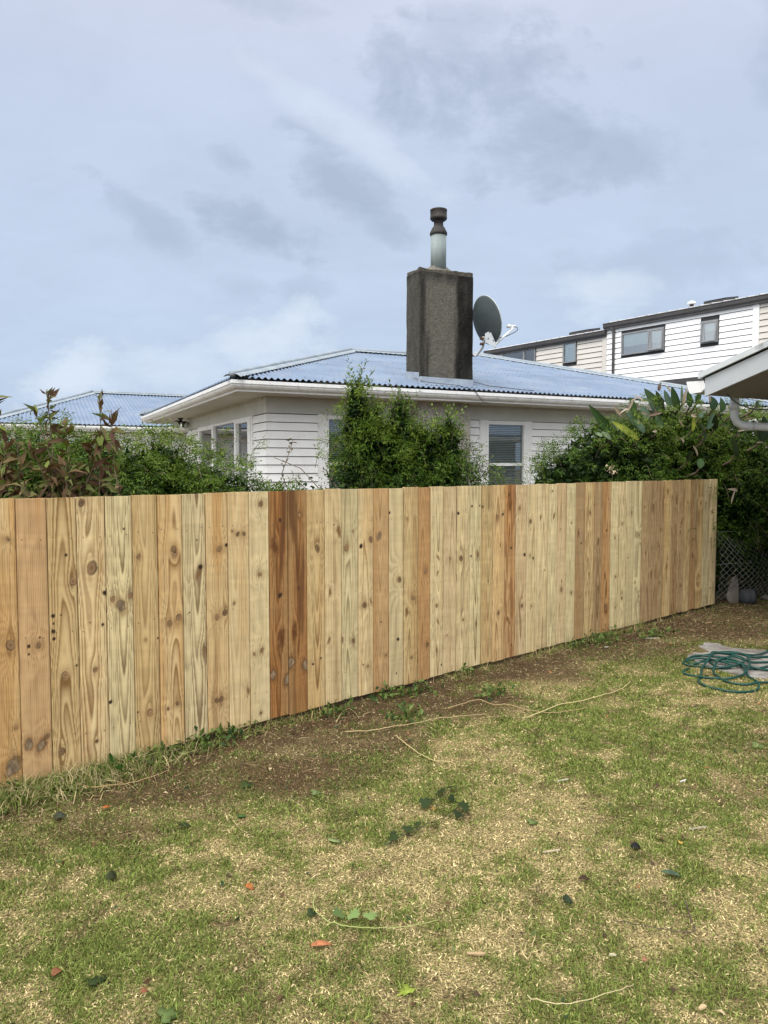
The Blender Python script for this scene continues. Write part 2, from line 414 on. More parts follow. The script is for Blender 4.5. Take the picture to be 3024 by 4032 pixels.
lawn = npmesh('lawn', np.stack([XX.ravel(), YY.ravel(), ZZ.ravel()], 1), quads=qd, colors=cc, m=lm, smooth=True)
tag(lawn, kind='structure')


# ---- grass: a great many short blades
def scatter(n, x0, x1, y0, y1, dens):
    x = rng.uniform(x0, x1, n); y = rng.uniform(y0, y1, n); k = rng.uniform(0, 1, n) < dens(x, y)
    return x[k], y[k]


PADX = np.array([2.61, 2.87, 3.0, 3.10, 3.14, 3.32, 3.41, 4.4, 4.4, 2.98, 2.87, 2.74, 2.66])
PADY = np.array([6.37, 6.75, 6.91, 6.89, 6.70, 6.66, 6.60, 6.9, 5.75, 5.72, 5.74, 5.87, 6.05])


def in_pad(x, y):
    c = np.zeros(len(x), bool); j = len(PADX) - 1
    for i in range(len(PADX)):
        cnd = ((PADY[i] > y) != (PADY[j] > y)) & (x < (PADX[j] - PADX[i]) * (y - PADY[i]) / (PADY[j] - PADY[i] + 1e-9) + PADX[i])
        c ^= cnd; j = i
    return c


def blades(x, y, length, width, tilt, colors, name, m, parent=None):
    n = len(x); az_ = rng.uniform(0, 2 * np.pi, n)
    d = np.stack([np.cos(az_) * np.sin(tilt), np.sin(az_) * np.sin(tilt), np.cos(tilt)], 1)
    sdir = np.stack([-np.sin(az_), np.cos(az_), np.zeros(n)], 1)
    tw = rng.uniform(-0.9, 0.9, n)[:, None]
    up = np.cross(d, sdir); sdir = sdir * np.cos(tw) + up * np.sin(tw)
    b = np.stack([x, y, gz(x, y) - 0.004], 1); w = width[:, None] / 2; l = length[:, None]
    bend = np.stack([rng.normal(0, 0.25, n), rng.normal(0, 0.25, n), -np.abs(rng.normal(0.15, 0.2, n))], 1) * l
    mid = b + d * l * 0.55; tip = b + d * l + bend
    tip[:, 2] = np.maximum(tip[:, 2], gz(tip[:, 0], tip[:, 1]) + 0.001)
    v = np.stack([b - sdir * w, b + sdir * w, mid + sdir * w * 0.9, mid - sdir * w * 0.9, tip], 1).reshape(-1, 3)
    o = np.arange(n)[:, None] * 5
    return npmesh(name, v, quads=o + np.array([[0, 1, 2, 3]]), tris=o + np.array([[3, 2, 4]]), colors=np.repeat(colors, 5, 0), m=m, parent=parent)


def in_view(x, y, d0):      # a wedge somewhat wider than the camera sees, thinning out with distance
    t, d = fence_coords(x, y)
    ok = ((d > d0) | (t > 7.75)) & (np.abs(x) < 0.56 * y + 0.5) & ~in_pad(x, y)
    return np.where(ok, np.where(y < 3.2, 1.0, np.where(y < 5, 0.62, np.where(y < 7, 0.38, 0.22))), 0)


def lawn_view(x, y):
    di, gr, n2, n3 = lawn_fields(x, y)
    return (1 - 0.9 * di) * (0.55 + 0.55 * gr + 0.25 * n3)


x, y = scatter(3600000, -4.2, 6.5, 1.5, 11.0, lambda x, y: in_view(x, y, 0.02))
keep = rng.uniform(0, 1, len(x)) < 1.35 * lawn_view(x, y); x, y = x[keep], y[keep]
di, gr, n2, n3 = lawn_fields(x, y)
n = len(x); isg = rng.uniform(0, 1, n) < (0.16 + 0.62 * gr) * (1 - 0.5 * di)
near = np.clip((y - 2) / 6, 0, 1)
length = np.where(isg, rng.uniform(0.010, 0.030, n) * (0.8 + 0.5 * gr), rng.uniform(0.007, 0.024, n))
width = np.where(isg, rng.uniform(0.0020, 0.0036, n), rng.uniform(0.0020, 0.0042, n)) * (1 + 1.3 * near)
tilt = np.where(isg, rng.uniform(0.15, 1.15, n), rng.uniform(0.7, 1.5, n))
g0 = np.array([0.085, 0.122, 0.020]); g1 = np.array([0.265, 0.325, 0.078]); s0 = np.array([0.36, 0.275, 0.135]); s1 = np.array([0.84, 0.70, 0.37])
k = rng.uniform(0, 1, n)[:, None]
cg = g0 * (1 - k) + g1 * k; cs = s0 * (1 - k) + s1 * k
colr = np.where(isg[:, None], cg, cs) * rng.uniform(0.55, 1.2, n)[:, None]
colr *= (1 - 0.5 * di[:, None])
tag(blades(x, y, length, width, tilt, colr, 'grass', M['grass']), kind='stuff')

x, y = scatter(260000, -4.2, 6.0, 1.5, 9.5, lambda x, y: in_view(x, y, 0.05) * sstep(0.60, 0.74, fbm(x * 4.2, y * 4.2, 91, 4)) * (1 - 0.7 * blobs(DIRT, x, y)))
n = len(x); k = rng.uniform(0, 1, n)[:, None]
tag(blades(x, y, rng.uniform(0.018, 0.05, n), rng.uniform(0.002, 0.004, n), rng.uniform(0.3, 1.3, n), np.where(k < .55, g0 * .9 + (g1 - g0) * k * 1.2, s0 + (s1 - s0) * k * .7) * rng.uniform(.6, 1.1, n)[:, None], 'grass_tufts', M['grass']), kind='stuff')

# ---- straw and mulch litter on the bare strip and over the lawn
def lit_dens(x, y):
    t, d = fence_coords(x, y); ok = ((d > 0.0) | (t > 7.75)) & (np.abs(x) < 0.56 * y + 0.5) & ~in_pad(x, y)
    di, gr, n2, n3 = lawn_fields(x, y)
    return np.where(ok, (0.10 + 0.9 * di) * (0.4 + 0.9 * n2) * np.where(y < 5, 1, 0.75), 0)


x, y = scatter(760000, -4.2, 6.5, 1.5, 11.0, lit_dens); n = len(x)
k = rng.uniform(0, 1, n)
pal = np.array([[0.11, 0.064, 0.032], [0.18, 0.11, 0.057], [0.26, 0.18, 0.10], [0.42, 0.32, 0.18], [0.55, 0.46, 0.30], [0.07, 0.055, 0.04]])
ci = rng.choice(6, n, p=[0.31, 0.26, 0.15, 0.06, 0.02, 0.20])
lw = np.where(k < 0.75, rng.uniform(0.002, 0.004, n), rng.uniform(0.006, 0.013, n)) * (1 + 0.5 * np.clip((y - 3) / 5, 0, 1))
ll = np.where(k < 0.75, rng.uniform(0.010, 0.055, n), rng.uniform(0.010, 0.026, n))
tag(blades(x, y, ll, lw, rng.uniform(1.2, 1.56, n), pal[ci] * rng.uniform(0.7, 1.25, n)[:, None], 'leaf_litter', M['leaf_dry']), kind='stuff')

# longer dry stalks and twigs raked into the bare strip
x, y = scatter(26000, -4, 6.3, 1.6, 10.5, lambda x, y: np.where(in_view(x, y, .02) > 0, .03 + .8 * blobs(DIRT, x, y, 1.2) + .7 * np.exp(-(fence_coords(x, y)[1] / .4) ** 2), 0)); n = len(x); k = rng.uniform(0, 1, n)[:, None]
tag(blades(x, y, rng.uniform(.03, .13, n), rng.uniform(.002, .0038, n) * (1 + .5 * np.clip((y - 3) / 5, 0, 1)), rng.uniform(1.3, 1.56, n), np.where(k < .5, np.array([.09, .055, .03]) * (.6 + k), np.array([.42, .31, .17]) * (k * 1.1)), 'twig_litter', M['leaf_dry']), kind='stuff')

# ---- taller weeds and ragged grass along the foot of the fence
def weed_dens(x, y):
    t, d = fence_coords(x, y); cl = sstep(0.50, 0.66, fbm(t * 2.2, d * 0 + 5, 61, 3))
    left = np.exp(-((t - 0.1) / 0.65) ** 2)
    return np.where((d > 0.015) & (d < 0.45) & (t < 7.8) & (t > -0.9), np.exp(-(d / 0.10) ** 2) * (0.12 + 0.85 * cl + 1.0 * left) + 0.6 * left * np.exp(-(d / 0.25) ** 2), 0)


x, y = scatter(420000, -3.0, 4.2, 2.6, 9.2, weed_dens); n = len(x)
k = rng.uniform(0, 1, n)[:, None]
gcol = np.where(k < 0.55, np.array([0.07, 0.10, 0.02]) + rng.uniform(0, 1, n)[:, None] * np.array([0.12, 0.13, 0.03]), np.array([0.30, 0.23, 0.12]) * rng.uniform(0.6, 1.5, n)[:, None])
ln = rng.gamma(3.0, 0.022, n)
# long ragged tufts at the near end
tx_, dx2 = rng.normal(.12, .33, 4200), np.abs(rng.normal(.05, .10, 4200)) + .015
xt_, yt_ = FB[0] + tx_ * FU[0] + dx2 * FN[0], FB[1] + tx_ * FU[1] + dx2 * FN[1]
x, y = np.concatenate([x, xt_]), np.concatenate([y, yt_]); nt2 = len(xt_); kt = rng.uniform(0, 1, nt2)[:, None]
gcol = np.concatenate([gcol, np.where(kt < .62, np.array([.06, .10, .018]) + kt * np.array([.20, .22, .05]), np.array([.48, .40, .22]) * (.4 + kt * .7))]); ln = np.concatenate([ln, rng.uniform(.04, .15, nt2)]); n = len(x)
tag(blades(x, y, np.clip(ln, 0.01, 0.17), rng.uniform(0.002, 0.005, n), rng.uniform(0.2, 1.35, n), gcol, 'weeds', M['grass']), kind='stuff')

# ------------------------------------------------------------------ the new paling fence
def wood_mat(name, seed):
    m = bpy.data.materials.new(name); m.use_nodes = True; t = m.node_tree; b = t.nodes['Principled BSDF']
    b.inputs['Roughness'].default_value = 0.72; b.inputs['Specular IOR Level'].default_value = 0.25
    a = t.nodes.new('ShaderNodeVertexColor'); a.layer_name = 'tint'
    co = t.nodes.new('ShaderNodeTexCoord').outputs['Object']
    fib = nnoise(t, nmapping(t, co, (1, 1, 0.035), (seed, 0, 0)), 320, 4, 0.7)
    blot = nnoise(t, nmapping(t, co, (1, 1, 0.5), (0, seed, 0)), 14, 5, 0.6)
    c = nmix(t, 1.0, a.outputs[0], nramp(t, fib, [(0.3, 0.84), (0.5, 1.0), (0.7, 1.1)]), 'MULTIPLY')
    c = nmix(t, 1.0, c, nramp(t, blot, [(0.3, 0.93), (0.7, 1.06)]), 'MULTIPLY')
    t.links.new(c, b.inputs['Base Color'])
    bn = t.nodes.new('ShaderNodeBump'); bn.inputs['Strength'].default_value = 0.25; bn.inputs['Distance'].default_value = 0.003
    t.links.new(fib, bn.inputs['Height']); t.links.new(bn.outputs[0], b.inputs['Normal'])
    return m


PINE = wood_mat('sawn_pine', 1.7)
EDGES = [-0.735, -0.588, -0.441, -0.293, -0.143, 0.007, 0.154, 0.301, 0.453, 0.6, 0.749, 0.898, 1.047, 1.195, 1.341, 1.485, 1.627, 1.776, 1.923, 2.065, 2.214, 2.353, 2.5, 2.647, 2.791, 2.922, 3.062, 3.213,
         3.364, 3.501, 3.648, 3.797, 3.941, 4.093, 4.242, 4.397, 4.533, 4.672, 4.816, 4.968, 5.124, 5.259, 5.411, 5.558, 5.703, 5.843, 5.992, 6.134, 6.295, 6.445, 6.604, 6.75, 6.9, 7.036, 7.18, 7.341,
         7.499, 7.687]
# tone of each paling, from the left: early-wood colour key, grain contrast, heart-wood band strength
TONE = {'cream': (0.71, 0.555, 0.305), 'pale': (0.71, 0.575, 0.325), 'green': (0.67, 0.56, 0.315), 'tan': (0.67, 0.485, 0.245), 'must': (0.61, 0.455, 0.225), 'pink': (0.55, 0.355, 0.175),
        'orange': (0.53, 0.345, 0.165), 'rust': (0.39, 0.225, 0.090), 'brown': (0.43, 0.30, 0.155), 'ptan': (0.66, 0.515, 0.30), 'grey': (0.66, 0.54, 0.31)}
PAL = [('tan', .5, .3), ('cream', .5, .2), ('must', .6, .3), ('pale', .5, .1),
       ('tan', .55, .6), ('pink', .45, .7), ('must', .9, .1), ('cream', .8, .15), ('green', .9, .0), ('must', .75, .2), ('tan', .7, .5), ('grey', .95, .0), ('tan', .5, .6), ('cream', .5, .2), ('pale', .35, .0),
       ('rust', .7, .8), ('rust', .6, .5), ('must', .7, .3), ('cream', .55, .4), ('green', .6, .0), ('cream', .6, .3), ('orange', .4, .3), ('pale', .7, .0), ('must', .7, .2), ('orange', .35, .4), ('pale', .7, .1),
       ('ptan', .4, .1), ('pale', .8, .0), ('green', .8, .0), ('must', .6, .2), ('tan', .7, .2), ('orange', .9, .7), ('ptan', .6, .2), ('pale', .6, .1), ('pale', .5, .1), ('green', .6, .0), ('ptan', .4, .2), ('green', .4, .0),
       ('brown', .6, .3), ('must', .6, .2), ('brown', .6, .2), ('orange', .8, .6), ('green', .5, .0), ('pale', .5, .0), ('green', .6, .0), ('green', .5, .0), ('brown', .5, .4), ('brown', .55, .3), ('brown', .5, .2),
       ('must', .5, .3), ('brown', .6, .3), ('brown', .5, .3), ('must', .5, .2), ('brown', .5, .5), ('must', .6, .2), ('green', .4, .0), ('pale', .5, .0)]
# knots: (across 0..1, height m, radius m, kind)  kind: r round, e spike, d dark hole, p resin pocket, s stain streak
KN = {4: [(.75, 1.25, .012, 'r'), (.75, .72, .026, 'r'), (.2, .35, .010, 'd'), (.85, .30, .012, 'r'), (.7, .10, .034, 'p'), (.1, .64, .008, 'd')],
      5: [(.62, .70, .017, 'r'), (.3, .70, .009, 'd'), (.68, .74, .006, 'd'), (.62, .18, .020, 'p'), (.22, .20, .018, 'p'), (.85, .22, .015, 'r'), (.3, .66, .006, 'd')],
      6: [(.62, 1.15, .008, 'd'), (.85, 1.01, .022, 'r'), (.12, .84, .011, 'd'), (.13, .80, .009, 'd'), (.12, .76, .012, 'd'), (.13, .72, .009, 'd'), (.40, .84, .006, 'd'), (.5, .52, .022, 'r'), (.9, .56, .009, 'd'), (.3, .12, .022, 'r')],
      7: [(.5, 1.07, .034, 'r'), (.55, .52, .018, 'r'), (.4, .78, .007, 'r'), (.85, .76, .009, 'd'), (.97, .93, .016, 'd'), (.55, .13, .012, 'r'), (.2, 1.42, .02, 'r')],
      8: [(.22, .89, .018, 'r'), (.88, .90, .016, 'r'), (.55, .85, .024, 'p'), (.7, 1.27, .009, 'd'), (.05, .33, .014, 'd')],
      9: [(.25, 1.11, .014, 'r'), (.45, .64, .010, 'r'), (.6, .22, .024, 'r'), (.1, .24, .008, 'd'), (.95, .64, .008, 'd')],
      10: [(.62, 1.14, .022, 'r'), (.68, 1.10, .020, 'r'), (.82, .74, .024, 'r'), (.4, .71, .022, 'r'), (.7, .24, .016, 'r'), (.3, .22, .012, 'r')],
      11: [(.7, .99, .024, 's'), (.75, 1.02, .016, 'd'), (.62, 1.18, .007, 'd'), (.25, .76, .008, 'd'), (.9, .52, .018, 'r')],
      12: [(.6, 1.12, .020, 'r'), (.85, .73, .022, 'r'), (.48, .71, .018, 'r'), (.95, 1.14, .012, 'd'), (.6, .20, .020, 'r'), (.4, .2, .016, 'r')],
      13: [(.45, 1.20, .015, 'r'), (.75, 1.20, .015, 'r'), (.2, 1.22, .009, 'r'), (.25, .78, .010, 'r'), (.88, .22, .016, 's')],
      14: [(.6, 1.38, .020, 'r'), (.5, .94, .018, 'r'), (.6, .46, .018, 'r'), (.2, .44, .012, 'r'), (.5, .06, .012, 'r')],
      15: [(.6, 1.27, .015, 'd'), (.55, .79, .020, 'd'), (.15, .28, .022, 'p'), (.95, .24, .024, 'p'), (.3, 1.1, .03, 's'), (.6, .5, .04, 's')],
      16: [(.6, 1.30, .013, 'r'), (.55, .82, .013, 'd'), (.1, .34, .024, 'p'), (.92, .30, .026, 'p'), (.3, .55, .03, 's')],
      17: [(.6, 1.07, .024, 'r'), (.3, .30, .011, 'd'), (.75, .33, .007, 'd')],
      18: [(.85, 1.18, .022, 's'), (.55, 1.22, .008, 'd'), (.3, .77, .016, 's'), (.2, .44, .014, 's')],
      19: [(.3, 1.06, .024, 'r'), (.7, 1.17, .008, 'r'), (.7, .40, .018, 'r'), (.05, .42, .012, 's')],
      20: [(.8, 1.10, .022, 'r'), (.15, 1.06, .018, 'd'), (.4, .64, .024, 'r'), (.85, .66, .016, 's'), (.6, .20, .014, 'r'), (.3, .22, .008, 'd')],
      21: [(.35, 1.12, .016, 'p'), (.5, .5, .006, 'd'), (.8, .25, .010, 'r')],
      22: [(.02, 1.28, .012, 'd'), (.7, .79, .024, 'r'), (.6, .35, .016, 'd'), (.5, .1, .008, 'd')],
      23: [(.2, 1.23, .012, 'r'), (.65, .64, .022, 'r'), (.2, .55, .024, 's'), (.55, .19, .012, 'r')],
      24: [(.6, .83, .020, 'r'), (.75, .26, .018, 'r')],
      25: [(.6, .92, .016, 's'), (.55, .80, .012, 's'), (.5, .55, .020, 'r'), (.6, .42, .016, 's'), (.5, .2, .010, 'r'), (.9, .08, .01, 'd')],
      26: [(.5, .9, .016, 'r'), (.3, .3, .008, 'r')], 27: [(.3, .89, .026, 'r'), (.1, 1.25, .014, 'd'), (.5, .40, .014, 'r')],
      28: [(.7, .91, .022, 'r'), (.1, .9, .012, 'd'), (.15, 1.3, .012, 'd'), (.85, 1.3, .010, 'd'), (.6, .35, .01, 'r')],
      29: [(.1, 1.29, .014, 'd'), (.4, 1.16, .009, 'r'), (.6, .68, .010, 'd')], 30: [(.3, 1.2, .018, 'r'), (.8, 1.22, .014, 'd'), (.6, .97, .010, 's'), (.5, .4, .018, 'r')],
      31: [(.4, 1.38, .02, 'd'), (.5, 1.30, .026, 's'), (.6, .93, .014, 'd'), (.4, .32, .022, 's'), (.7, .1, .012, 'd')],
      32: [(.3, 1.26, .022, 'r'), (.8, .86, .016, 'd'), (.6, .42, .022, 'r')], 33: [(.3, 1.14, .020, 'r'), (.6, .82, .012, 'd'), (.3, .85, .010, 's'), (.5, .4, .01, 'r')],
      34: [(.3, 1.17, .014, 's'), (.7, .7, .010, 'd')], 35: [(.6, 1.17, .018, 's'), (.4, 1.4, .012, 'd')], 36: [(.3, 1.05, .01, 'd'), (.5, .5, .02, 'r'), (.5, .58, .012, 's')],
      37: [(.5, 1.1, .01, 'r'), (.6, .45, .016, 'r')], 38: [(.3, 1.0, .018, 's'), (.6, .9, .012, 'd'), (.5, .4, .012, 'r')], 39: [(.5, 1.18, .018, 'r'), (.5, .6, .012, 's')],
      40: [(.5, .9, .02, 's'), (.6, .45, .015, 'r')], 41: [(.5, 1.0, .014, 'd'), (.4, .55, .02, 's'), (.6, .25, .028, 'r'), (.7, 1.3, .01, 'd')],
      43: [(.4, 1.05, .016, 'r'), (.5, .3, .022, 'r')], 44: [(.6, 1.15, .016, 'r'), (.2, .7, .01, 'd')], 46: [(.3, 1.2, .014, 'd'), (.6, .72, .016, 's')],
      47: [(.5, 1.2, .022, 'r'), (.4, .5, .02, 's')], 49: [(.4, 1.35, .022, 'r'), (.5, .55, .02, 's'), (.6, .62, .014, 's')], 51: [(.5, 1.0, .022, 's'), (.4, .9, .014, 's'), (.6, .3, .016, 'r')],
      52: [(.5, 1.22, .012, 'r'), (.4, .7, .012, 's')], 53: [(.5, .62, .018, 's'), (.5, .8, .012, 'r')], 55: [(.4, 1.2, .014, 'r'), (.6, .2, .01, 'd')], 56: [(.4, 1.1, .016, 's'), (.3, .2, .012, 'd'), (.6, .5, .01, 'd')]}


def paling_colors(X, Z, W, H, i):
    """growth rings cut through by a flat-sawn board, flowing round its knots"""
    r = np.random.default_rng(500 + i + (3000 if i == 7 else 0))
    tone, con, heart = PAL[i]
    early = np.array(TONE[tone]) * r.uniform(0.95, 1.05)
    late = early * (np.array([0.44, 0.38, 0.33]) if tone in ('green', 'grey', 'pale') else np.array([0.50, 0.39, 0.28]))
    kn = [(a * W, b, c, k) for a, b, c, k in KN.get(i, [(r.uniform(.2, .8), r.uniform(.2, 1.3), r.uniform(.01, .017), 'r') for _ in range(3)])]
    xe = X + .010 * (fbm(Z * 2.2, Z * 0 + 1.5, 690 + i, 2) - .5) + .006 * (fbm(X * 14, Z * 3.0, 700 + i, 2) - .5)
    push = np.zeros_like(X)
    for kx, kz, kr, kk in kn:
        if kk == 'd': continue
        dx_, dz_ = X - kx, Z - kz; kr2 = kr * (1.0 if kk == 'r' else .7)
        g = np.exp(-(dz_ / (kr2 * 4.5)) ** 2) * np.exp(-np.abs(dx_) / (kr2 * 2.6))
        xe = xe - np.tanh(dx_ / (0.7 * kr2)) * kr2 * 1.25 * g
        push += kr2 * .25 * np.exp(-(dz_ / (kr2 * 5)) ** 2 - (dx_ / (kr2 * 2.2)) ** 2)
    kind = r.uniform(0, 1)
    if kind < .72:                       # heart side or bark side: cathedral figure up the middle
        p0 = W * r.uniform(.32, .68); D0 = r.uniform(.035, .060); rw = r.uniform(.0068, .0095)
        dep = D0 + .010 * (fbm(Z * .9, Z * 0 + 3, 800 + i, 2) - .4) + r.choice([-1, 1]) * r.uniform(.014, .030) * (Z - .7)
    else:                                # quarter-sawn side: plain straight lines
        p0 = W * r.choice([-.5, 1.5]); D0 = r.uniform(.02, .05); rw = r.uniform(.008, .012)
        dep = D0 + .02 * (fbm(Z * 1.3, Z * 0 + 3, 800 + i, 2) - .4)
    rad = np.sqrt((xe - p0) ** 2 + np.maximum(dep, .006) ** 2) + push
    ph = rad / rw + .12 * fbm(X * 30, Z * 2.0, 900 + i, 2)
    fr = ph - np.floor(ph); rid = np.floor(ph)
    lt = np.clip(fr / .80, 0, 1) ** 1.8 * (1 - sstep(.80, 1.0, fr))
    amp = .40 + .75 * np.mod(np.sin(rid * 12.9898 + i * 3.1) * 43758.5453, 1)
    lt = np.clip(lt * amp * (con * 1.15 + .2), 0, 1)
    col = early * (1 - lt[:, None]) + late * lt[:, None]
    # warm heart-wood bands and cool sapwood edges running up the board
    hb = (heart + .12) * sstep(.44, .70, fbm(xe * 13 + 3, Z * .7, 1000 + i, 3))
    col = col * (1 - .8 * hb[:, None]) + col * np.array([.90, .66, .40]) * (.8 * hb[:, None])
    tr = sstep(.42, .74, fbm(X * 9, Z * .9, 1100 + i, 3)) * (0.6 if tone in ('green', 'pale', 'grey') else 0.25)
    col = col * (1 - .32 * tr[:, None]) + col * np.array([.90, .94, .84]) * (.32 * tr[:, None])
    col = col * (.93 + .14 * fbm(X * 4, Z * 2.2, 1150 + i, 3))[:, None]
    st_ = sstep(.60, .78, fbm(xe * 24 + 9, Z * .55, 1170 + i, 3)) * r.uniform(.1, .55)      # dark streaks along the grain
    col = col * (1 - st_[:, None] * np.array([.42, .52, .60]))
    sl = r.uniform(-.15, .15)            # saw marks
    sm = fbm((Z + sl * X) * 38, X * 1.5, 1200 + i, 2); col = col * (1 + .13 * (sm - .5))[:, None]
    for kx, kz, kr, kk in kn:
        kq = np.random.default_rng(int(kx * 9000 + kz * 700) + i); an = kq.uniform(-.5, .5); ec = kq.uniform(1.05, 1.5)
        dx_, dz_ = (X - kx), (Z - kz); ca_, sa_ = math.cos(an), math.sin(an)
        ax_ = (dx_ * ca_ + dz_ * sa_) / kr; az_ = (dz_ * ca_ - dx_ * sa_) / (kr * {'r': ec, 'd': 1.1, 'p': 1.6, 's': 2.6}[kk])
        wob_ = (fbm(X * 55, Z * 45, 1300 + i, 2) - .5)
        ro = np.sqrt(ax_ ** 2 + az_ ** 2) + wob_ * (.30 if kk == 'r' else .7)
        th_ = np.arctan2(az_, ax_)
        if kk == 'r':
            k2 = kr * .78; ro = ro / .78
            sw_ = np.exp(-(np.maximum(ro - 1, 0) / 1.3) ** 1.5)         # rings crowding round the knot
            rg = .5 + .5 * np.sin(ro * 7.5 + 1.0)
            col = col * (1 - (.12 * sw_ * rg + .16 * sw_)[:, None] * np.array([.8, 1.0, 1.2]))
            m_ = 1 - sstep(.86, 1.04, ro)
            kc = np.array([.36, .215, .105]) * kq.uniform(.62, 1.15) * (.88 + .14 * (.5 + .5 * np.sin(ro * 15)))[:, None]
            rim = np.exp(-((ro - .95) / .13) ** 2) * np.clip(.55 + .55 * np.sin(th_ + kq.uniform(0, 6.3)), 0, 1)
            kc = kc * (1 - .45 * np.exp(-(ro / .28) ** 2))[:, None]
        elif kk == 'd':
            m_ = 1 - sstep(.55, 1.05, ro); kc = np.array([.05, .028, .016]) * np.ones_like(col); rim = 0
        elif kk == 'p':
            halo = np.exp(-(np.maximum(ro - 1, 0) / .6) ** 2) * .55; col = col * (1 - halo[:, None]) + early * np.array([.50, .36, .25]) * halo[:, None]
            m_ = 1 - sstep(.7, 1.0, ro); kc = np.array([.30, .215, .13]) * (.35 + 1.1 * fbm(X * 90, Z * 55, 1500, 3))[:, None]; rim = np.exp(-((ro - .92) / .12) ** 2) * .6
        else:
            m_ = (1 - sstep(.2, 1.1, ro)) * .9; kc = early * np.array([.36, .22, .13]) * np.ones_like(col); rim = 0
        col = col * (1 - m_[:, None]) + kc * m_[:, None]
        if kk in 'rp': col = col * (1 - .72 * rim)[:, None]
    if tone == 'rust':       # dark resin-soaked streaks
        dk_ = sstep(.46, .70, fbm(X * 20, Z * 1.5, 1600 + i, 4)) * .8; col = col * (1 - dk_[:, None]) + np.array([.14, .055, .018]) * dk_[:, None]
    if i == 31:
        dk_ = sstep(.48, .64, fbm(X * 34, Z * 5, 1610, 3)) * .65; col = col * (1 - dk_[:, None]) + np.array([.28, .12, .045]) * dk_[:, None]
    lum = (col @ np.array([.3, .59, .11]))[:, None]; col = (lum + (col - lum) * .97) * np.array([.92, .91, .895])
    col = col * np.clip(.70 + .32 * (lum / lum.mean()), .6, 1.1)          # dry sawn face: a little more contrast
    return np.clip(col, .012, .8)


fence = thing('paling_fence', 'new unpainted pine paling fence standing between the lawn and the shrubs', 'fence', (FB[0], FB[1], 0), FANG)
PLAB = {4: None, 5: 'smooth pinkish paling with two resin pockets near its foot', 6: 'mustard paling with four dark spots in a column', 7: 'paling with one large round knot high up', 8: 'pale paling with a diamond shaped resin patch',
        11: 'pale greyish paling with dark pointed grain', 15: 'dark rust brown paling stained along its edges', 16: 'rust orange paling beside the darkest one', 21: 'plain orange paling with a light spot near its top',
        24: 'smooth orange paling with one dark knot at mid height', 31: 'reddish brown paling with a ragged dark patch at its top', 41: 'reddish paling with a swirl of grain near its foot'}
for i in range(len(EDGES) - 1):
    gq = np.random.default_rng(40 + i).uniform(.0006, .0024, 2); x0, x1 = EDGES[i] + gq[0], EDGES[i + 1] - gq[1]
    r = np.random.default_rng(90 + i); W = x1 - x0; H = 1.449 + EDGES[i] * .0035 + r.normal(0, .0022); zb = -0.004 + r.uniform(0, .011)
    far = EDGES[i] / 7.7
    nx = int(np.interp(far, [0, 1], [34, 16])); nz = int(np.interp(far, [0, 1], [330, 170]))
    y0 = r.uniform(-.0022, .0022)
    gxx, gzz = np.meshgrid(np.linspace(0, W, nx), np.linspace(zb, H, nz))
    Xf, Zf = gxx.ravel(), gzz.ravel()
    c = paling_colors(Xf, Zf, W, H, i)
    ed = np.minimum(Xf, W - Xf); c = c * (0.80 + 0.20 * sstep(0, .004, ed))[:, None]
    rnd = .0025 * (1 - sstep(0, .004, ed))
    V = [np.stack([Xf, y0 + rnd, Zf], 1)]
    idn = np.arange(nx * nz).reshape(nz, nx)
    Q = [np.stack([idn[:-1, :-1], idn[:-1, 1:], idn[1:, 1:], idn[1:, :-1]], -1).reshape(-1, 4)]
    C = [c]; off = nx * nz
    # sides, top and back: thickness 19 mm
    ring = np.concatenate([idn[0, :], idn[1:, -1], idn[-1, -2::-1], idn[-2:0:-1, 0]])
    fr_ = V[0][ring]; bk = fr_.copy(); bk[:, 1] = y0 + .019
    m_ = len(ring); V += [fr_, bk]; C += [np.clip(c[ring] * 1.12, 0, .8), np.clip(c[ring] * 1.12, 0, .8)]
    j = np.arange(m_); j2 = (j + 1) % m_
    Q.append(np.stack([off + j2, off + j, off + m_ + j, off + m_ + j2], 1))
    off += 2 * m_
    bb = np.array([(0, y0 + .019, zb), (W, y0 + .019, zb), (W, y0 + .019, H), (0, y0 + .019, H)]); V.append(bb); C.append(np.tile(c.mean(0), (4, 1))); Q.append(np.array([[off + 1, off, off + 3, off + 2]])); off += 4
    # nail heads, two to a rail
    for nz_ in (1.245, .74, .19):
        for nx2 in (.18, .80):
            cxn, czn = W * (nx2 + r.uniform(-.04, .04)), nz_ + r.uniform(-.012, .012)
            a8 = np.arange(4) * np.pi / 2 + .4; rr = .0038
            V.append(np.stack([cxn + rr * np.cos(a8), np.full(4, y0 - .0012), czn + rr * np.sin(a8)], 1))
            C.append(np.tile([.07, .06, .05], (4, 1))); Q.append(np.array([[off, off + 1, off + 2, off + 3]])); off += 4
    p = npmesh('paling', np.concatenate(V), quads=np.concatenate(Q), colors=np.concatenate(C), m=PINE, parent=fence, loc=(x0, 0, 0))
    if PLAB.get(i): p['label'] = PLAB[i]
M['rail'] = pm('rail_pine', (0.50, 0.40, 0.22), (0.42, 0.33, 0.18), 6, 0.8)
M['post'] = pm('weathered_post', (0.12, 0.10, 0.08), (0.20, 0.17, 0.13), 9, 0.85, 0.3, 40)
for z in (.16, .70, 1.20):
    MB().box((EDGES[0], .0225, z), (7.66, .068, z + .075)).build('rail', M['rail'], fence)
for k_ in range(4):
    MB().box((.2 + 2.4 * k_, .0715, -.3), (.3 + 2.4 * k_, .165, 1.35)).build('post', M['rail'], fence)

